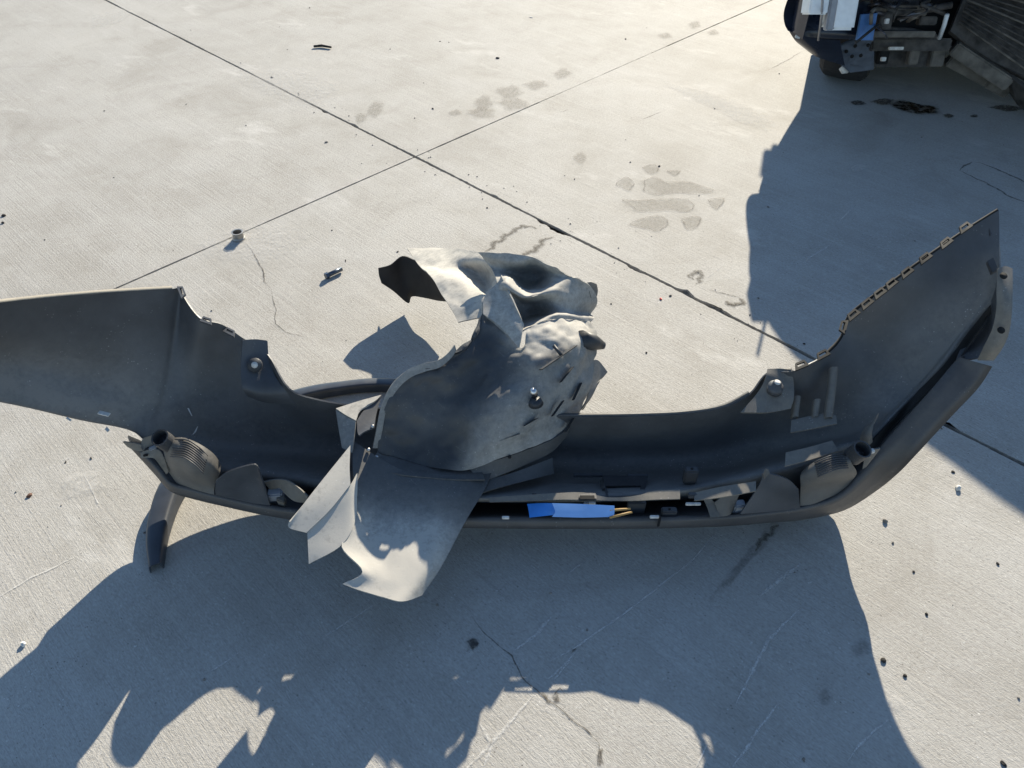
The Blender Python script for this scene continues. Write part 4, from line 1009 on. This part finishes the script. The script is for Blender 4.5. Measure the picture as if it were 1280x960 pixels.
# ------------------------------------------------------------------ small things lying on the concrete
def pebble(px, py, r, mat, name, label, cat, group=None, sx=1.0, sy=1.0, sz=0.7, rz=0.0):
    bm = bmesh.new()
    bmesh.ops.create_icosphere(bm, subdivisions=2, radius=1.0)
    c = at(px, py)
    for v in bm.verts:
        k = 1 + .35 * noise.noise(v.co * 1.7 + Vector((px, py, 0)))
        x, y = v.co.x * sx * k, v.co.y * sy * k
        v.co = Vector((x * math.cos(rz) - y * math.sin(rz), x * math.sin(rz) + y * math.cos(rz), max(-.5, v.co.z) * sz * k + .5 * sz)) * r
    me = bpy.data.meshes.new(name); bm.to_mesh(me); bm.free()
    o = link(name, me, mat); o.location = c
    return props(o, label, cat, group)
G = "bits of grit on the concrete"
for q in [
 (1197, 611, .010, 'pale', "pale_pebble", "pale pebble at the edge of the car's shadow right of the bumper", "pebble", 1, .8, .9),
 (30, 806, .008, 'pale', "pale_pebble", "small white pebble at the far left above the bumper's shadow tip", "pebble", 1, .8, .9),
 (1106, 652, .008, 'stone', "grey_pebble", "grey pebble just below the bumper's right underside in the sun", "pebble", 1, .8, .8),
 (1247, 705, .005, 'darkbit', "dark_chip", "dark chip nearest the right edge in the lower sunlit concrete", "chip", 1, .8, .6),
 (1158, 768, .005, 'darkbit', "dark_chip", "dark chip alone in the middle of the lower right sunlit concrete", "chip", 1, .8, .6),
 (1104, 826, .007, 'darkbit', "dark_chip", "larger dark chip just right of the bumper's shadow edge", "chip", 1, 1, .7),
 (1131, 845, .005, 'darkbit', "dark_chip", "round dark chip below the larger one beside the shadow edge", "chip", 1, 1, .7),
 (1142, 715, .004, 'darkbit', "dark_chip", "tiny dark chip between the grey pebble and the lone chip", "chip", 1, 1, .6),
 (1254, 955, .007, 'darkbit', "dark_chip", "dark chip in the bottom right corner of the yard", "chip", .7, 1.2, .6),
 (622, 73, .011, 'darkbit', "dark_leaf_scrap", "curled black scrap on the far concrete beyond the liner", "scrap", .8, 1.1, .5),
 (541, 136, .009, 'darkbit', "dark_leaf_scrap", "thin black scrap just past the joint crossing", "scrap", .5, 1.2, .4),
 (550, 52, .006, 'darkbit', "dark_chip", "left of the two dark specks in the far middle", "chip", 1, .8, .4),
 (561, 53, .005, 'darkbit', "dark_chip", "right of the two dark specks in the far middle", "chip", 1, .8, .4),
 (782, 49, .007, 'darkbit', "dark_chip", "lone dark chip on the far concrete near the faded joint", "chip", 1, .8, .5),
 (664, 22, .010, 'pale', "pale_scrap", "pale flat scrap near the top edge of the yard", "scrap", 1.4, .6, .3),
 (826, 374, .008, 'red', "red_plastic_scrap", "tiny red plastic scrap on the concrete right of the liner", "scrap", .9, .7, .5),
 (838, 370, .006, 'darkbit', "dark_chip", "dark chip next to the red scrap", "chip", 1, .8, .5),
 (960, 259, .006, 'stone', "grey_pebble", "grey pebble beside the car's shadow edge", "pebble", 1, .8, .6),
 (948, 373, .005, 'stone', "grey_pebble", "grey pebble below the broken joint edge", "pebble", .8, 1, .6),
 (824, 208, .006, 'darkbit', "dark_chip", "round dark chip above the damp boot print", "chip", 1, 1, .6),
 (609, 260, .005, 'darkbit', "dark_chip", "dark chip just left of the joint behind the liner", "chip", 1, .8, .6),
 (808, 441, .005, 'darkbit', "dark_chip", "dark chip on the sunlit concrete behind the bumper's middle", "chip", 1, .8, .5),
 (764, 380, .004, 'darkbit', "dark_chip", "tiny dark chip close to the liner's right side", "chip", 1, .8, .5),
 (408, 178, .008, 'stone', "grey_pebble", "grey pebble on the sunlit slab left of the joint crossing", "pebble", 1.2, .8, .5),
 (340, 97, .009, 'stone', "grey_pebble", "grey pebble beside the far joint at upper left", "pebble", 1.2, .7, .5),
 (5, 270, .010, 'darkbit', "dark_chip", "upper of the two dark chips at the far left edge", "chip", 1, .7, .6),
 (4, 279, .008, 'darkbit', "dark_chip", "lower of the two dark chips at the far left edge", "chip", 1, .7, .6),
 (37, 620, .009, 'leaf', "brown_leaf", "curled brown leaf on the concrete below the left wing", "leaf", 1.1, .8, .5),
 (114, 573, .006, 'darkbit', "dark_chip", "dark sliver beneath the left wing's lower edge", "chip", 1, .4, .4),
 (82, 578, .005, 'darkbit', "dark_chip", "short dark sliver left of the other under the left wing", "chip", 1, .5, .4),
 (497, 315, .005, 'darkbit', "dark_chip", "dark chip behind the liner's pale left strip", "chip", 1, .8, .5),
 (415, 288, .004, 'darkbit', "dark_chip", "tiny dark chip between the nut ring and the bolt", "chip", 1, .8, .5),
 (432, 326, .007, 'darkbit', "dark_sliver", "thin dark sliver above the bolt", "sliver", 1.4, .35, .3),
 (1005, 430, .005, 'darkbit', "dark_chip", "dark chip in the car's shadow by the bumper's slotted edge", "chip", 1, .8, .5),
 (1191, 590, .006, 'darkbit', "dark_chip", "dark chip in the car's shadow beside the bumper's underside", "chip", 1, .8, .5),
 (56, 300, .004, 'darkbit', "dark_chip", "tiny speck right of the chips at the left edge", "chip", 1, .8, .5),
 (387, 10, .006, 'darkbit', "dark_chip", "dark speck at the top edge left of the middle", "chip", 1, .8, .5),
]:
    x, y, r, m_, nm, lab, cat, sx, sy, sz = q
    pebble(x, y, r * .8, M[m_], nm, lab, cat, G if nm == "dark_chip" else None, sx, sy, sz, (x * 7 % 31) / 10.0)
# fine grit
rnd = random.Random(11); vs, fs = [], []
for k in range(420):
    if k % 3 == 0: p = to_w(rnd.gauss(0.6, 1.2), rnd.gauss(0, .05))
    else: p = Vector((rnd.uniform(-2.6, 2.6), rnd.uniform(.45, 4.6), 0))
    q = .0012 + .0028 * rnd.random() ** 3
    i = len(vs); an = rnd.random() * 3
    for j in range(4):
        t = an + j * math.pi / 2 + rnd.uniform(-.4, .4)
        vs.append((p.x + q * math.cos(t) * rnd.uniform(.7, 1.4), p.y + q * math.sin(t) * rnd.uniform(.7, 1.4), 0.0005))
    vs.append((p.x, p.y, q * 1.3))
    fs += [(i, i + 1, i + 4), (i + 1, i + 2, i + 4), (i + 2, i + 3, i + 4), (i + 3, i, i + 4)]
props(mesh("grit", vs, fs, M['stone']), "fine dark grit scattered thinly over the concrete", "grit", None, "stuff")
# stick
s = tube("twig", [at(392, 58, .008), at(402, 57, .009), at(414, 59, .008)], [.006, .007, .005], M['darkbit'], None, 7); props(s, "short dark twig lying on the far left slab", "twig")
# bolt
bolt = thing("bolt", at(417, 340), "short dark blue steel bolt lying on the concrete behind the bumper", "bolt")
a, b_ = at(410, 344, .011), at(427, 336, .011)
M['bolt'] = plain("blued_steel", (.08, .10, .13), .35, metal=.7)
tube("shank", [a, b_], .0075, M['bolt'], bolt, 12)
tube("head", [a - (b_ - a) * .18, a + (b_ - a) * .02], .011, M['bolt'], bolt, 6, smooth=False)
# ring
ring = thing("nut_ring", at(298, 299), "short steel collar ring standing on the joint at left", "ring")
c = at(299, 299); bm = bmesh.new(); rs = []
for (r_, z) in [(.022, 0), (.022, .006), (.019, .010), (.019, .026), (.021, .030), (.0155, .030), (.0145, .004), (.001, .003)]:
    rs.append([bm.verts.new(c + Vector((r_ * math.cos(2 * math.pi * k / 24), r_ * math.sin(2 * math.pi * k / 24), z))) for k in range(24)])
for p_, q_ in zip(rs, rs[1:]):
    for k in range(24): bm.faces.new((p_[k], p_[(k + 1) % 24], q_[(k + 1) % 24], q_[k]))
bm_obj("collar", bm, plain("worn_steel", (.32, .31, .29), .45, metal=.8), ring)
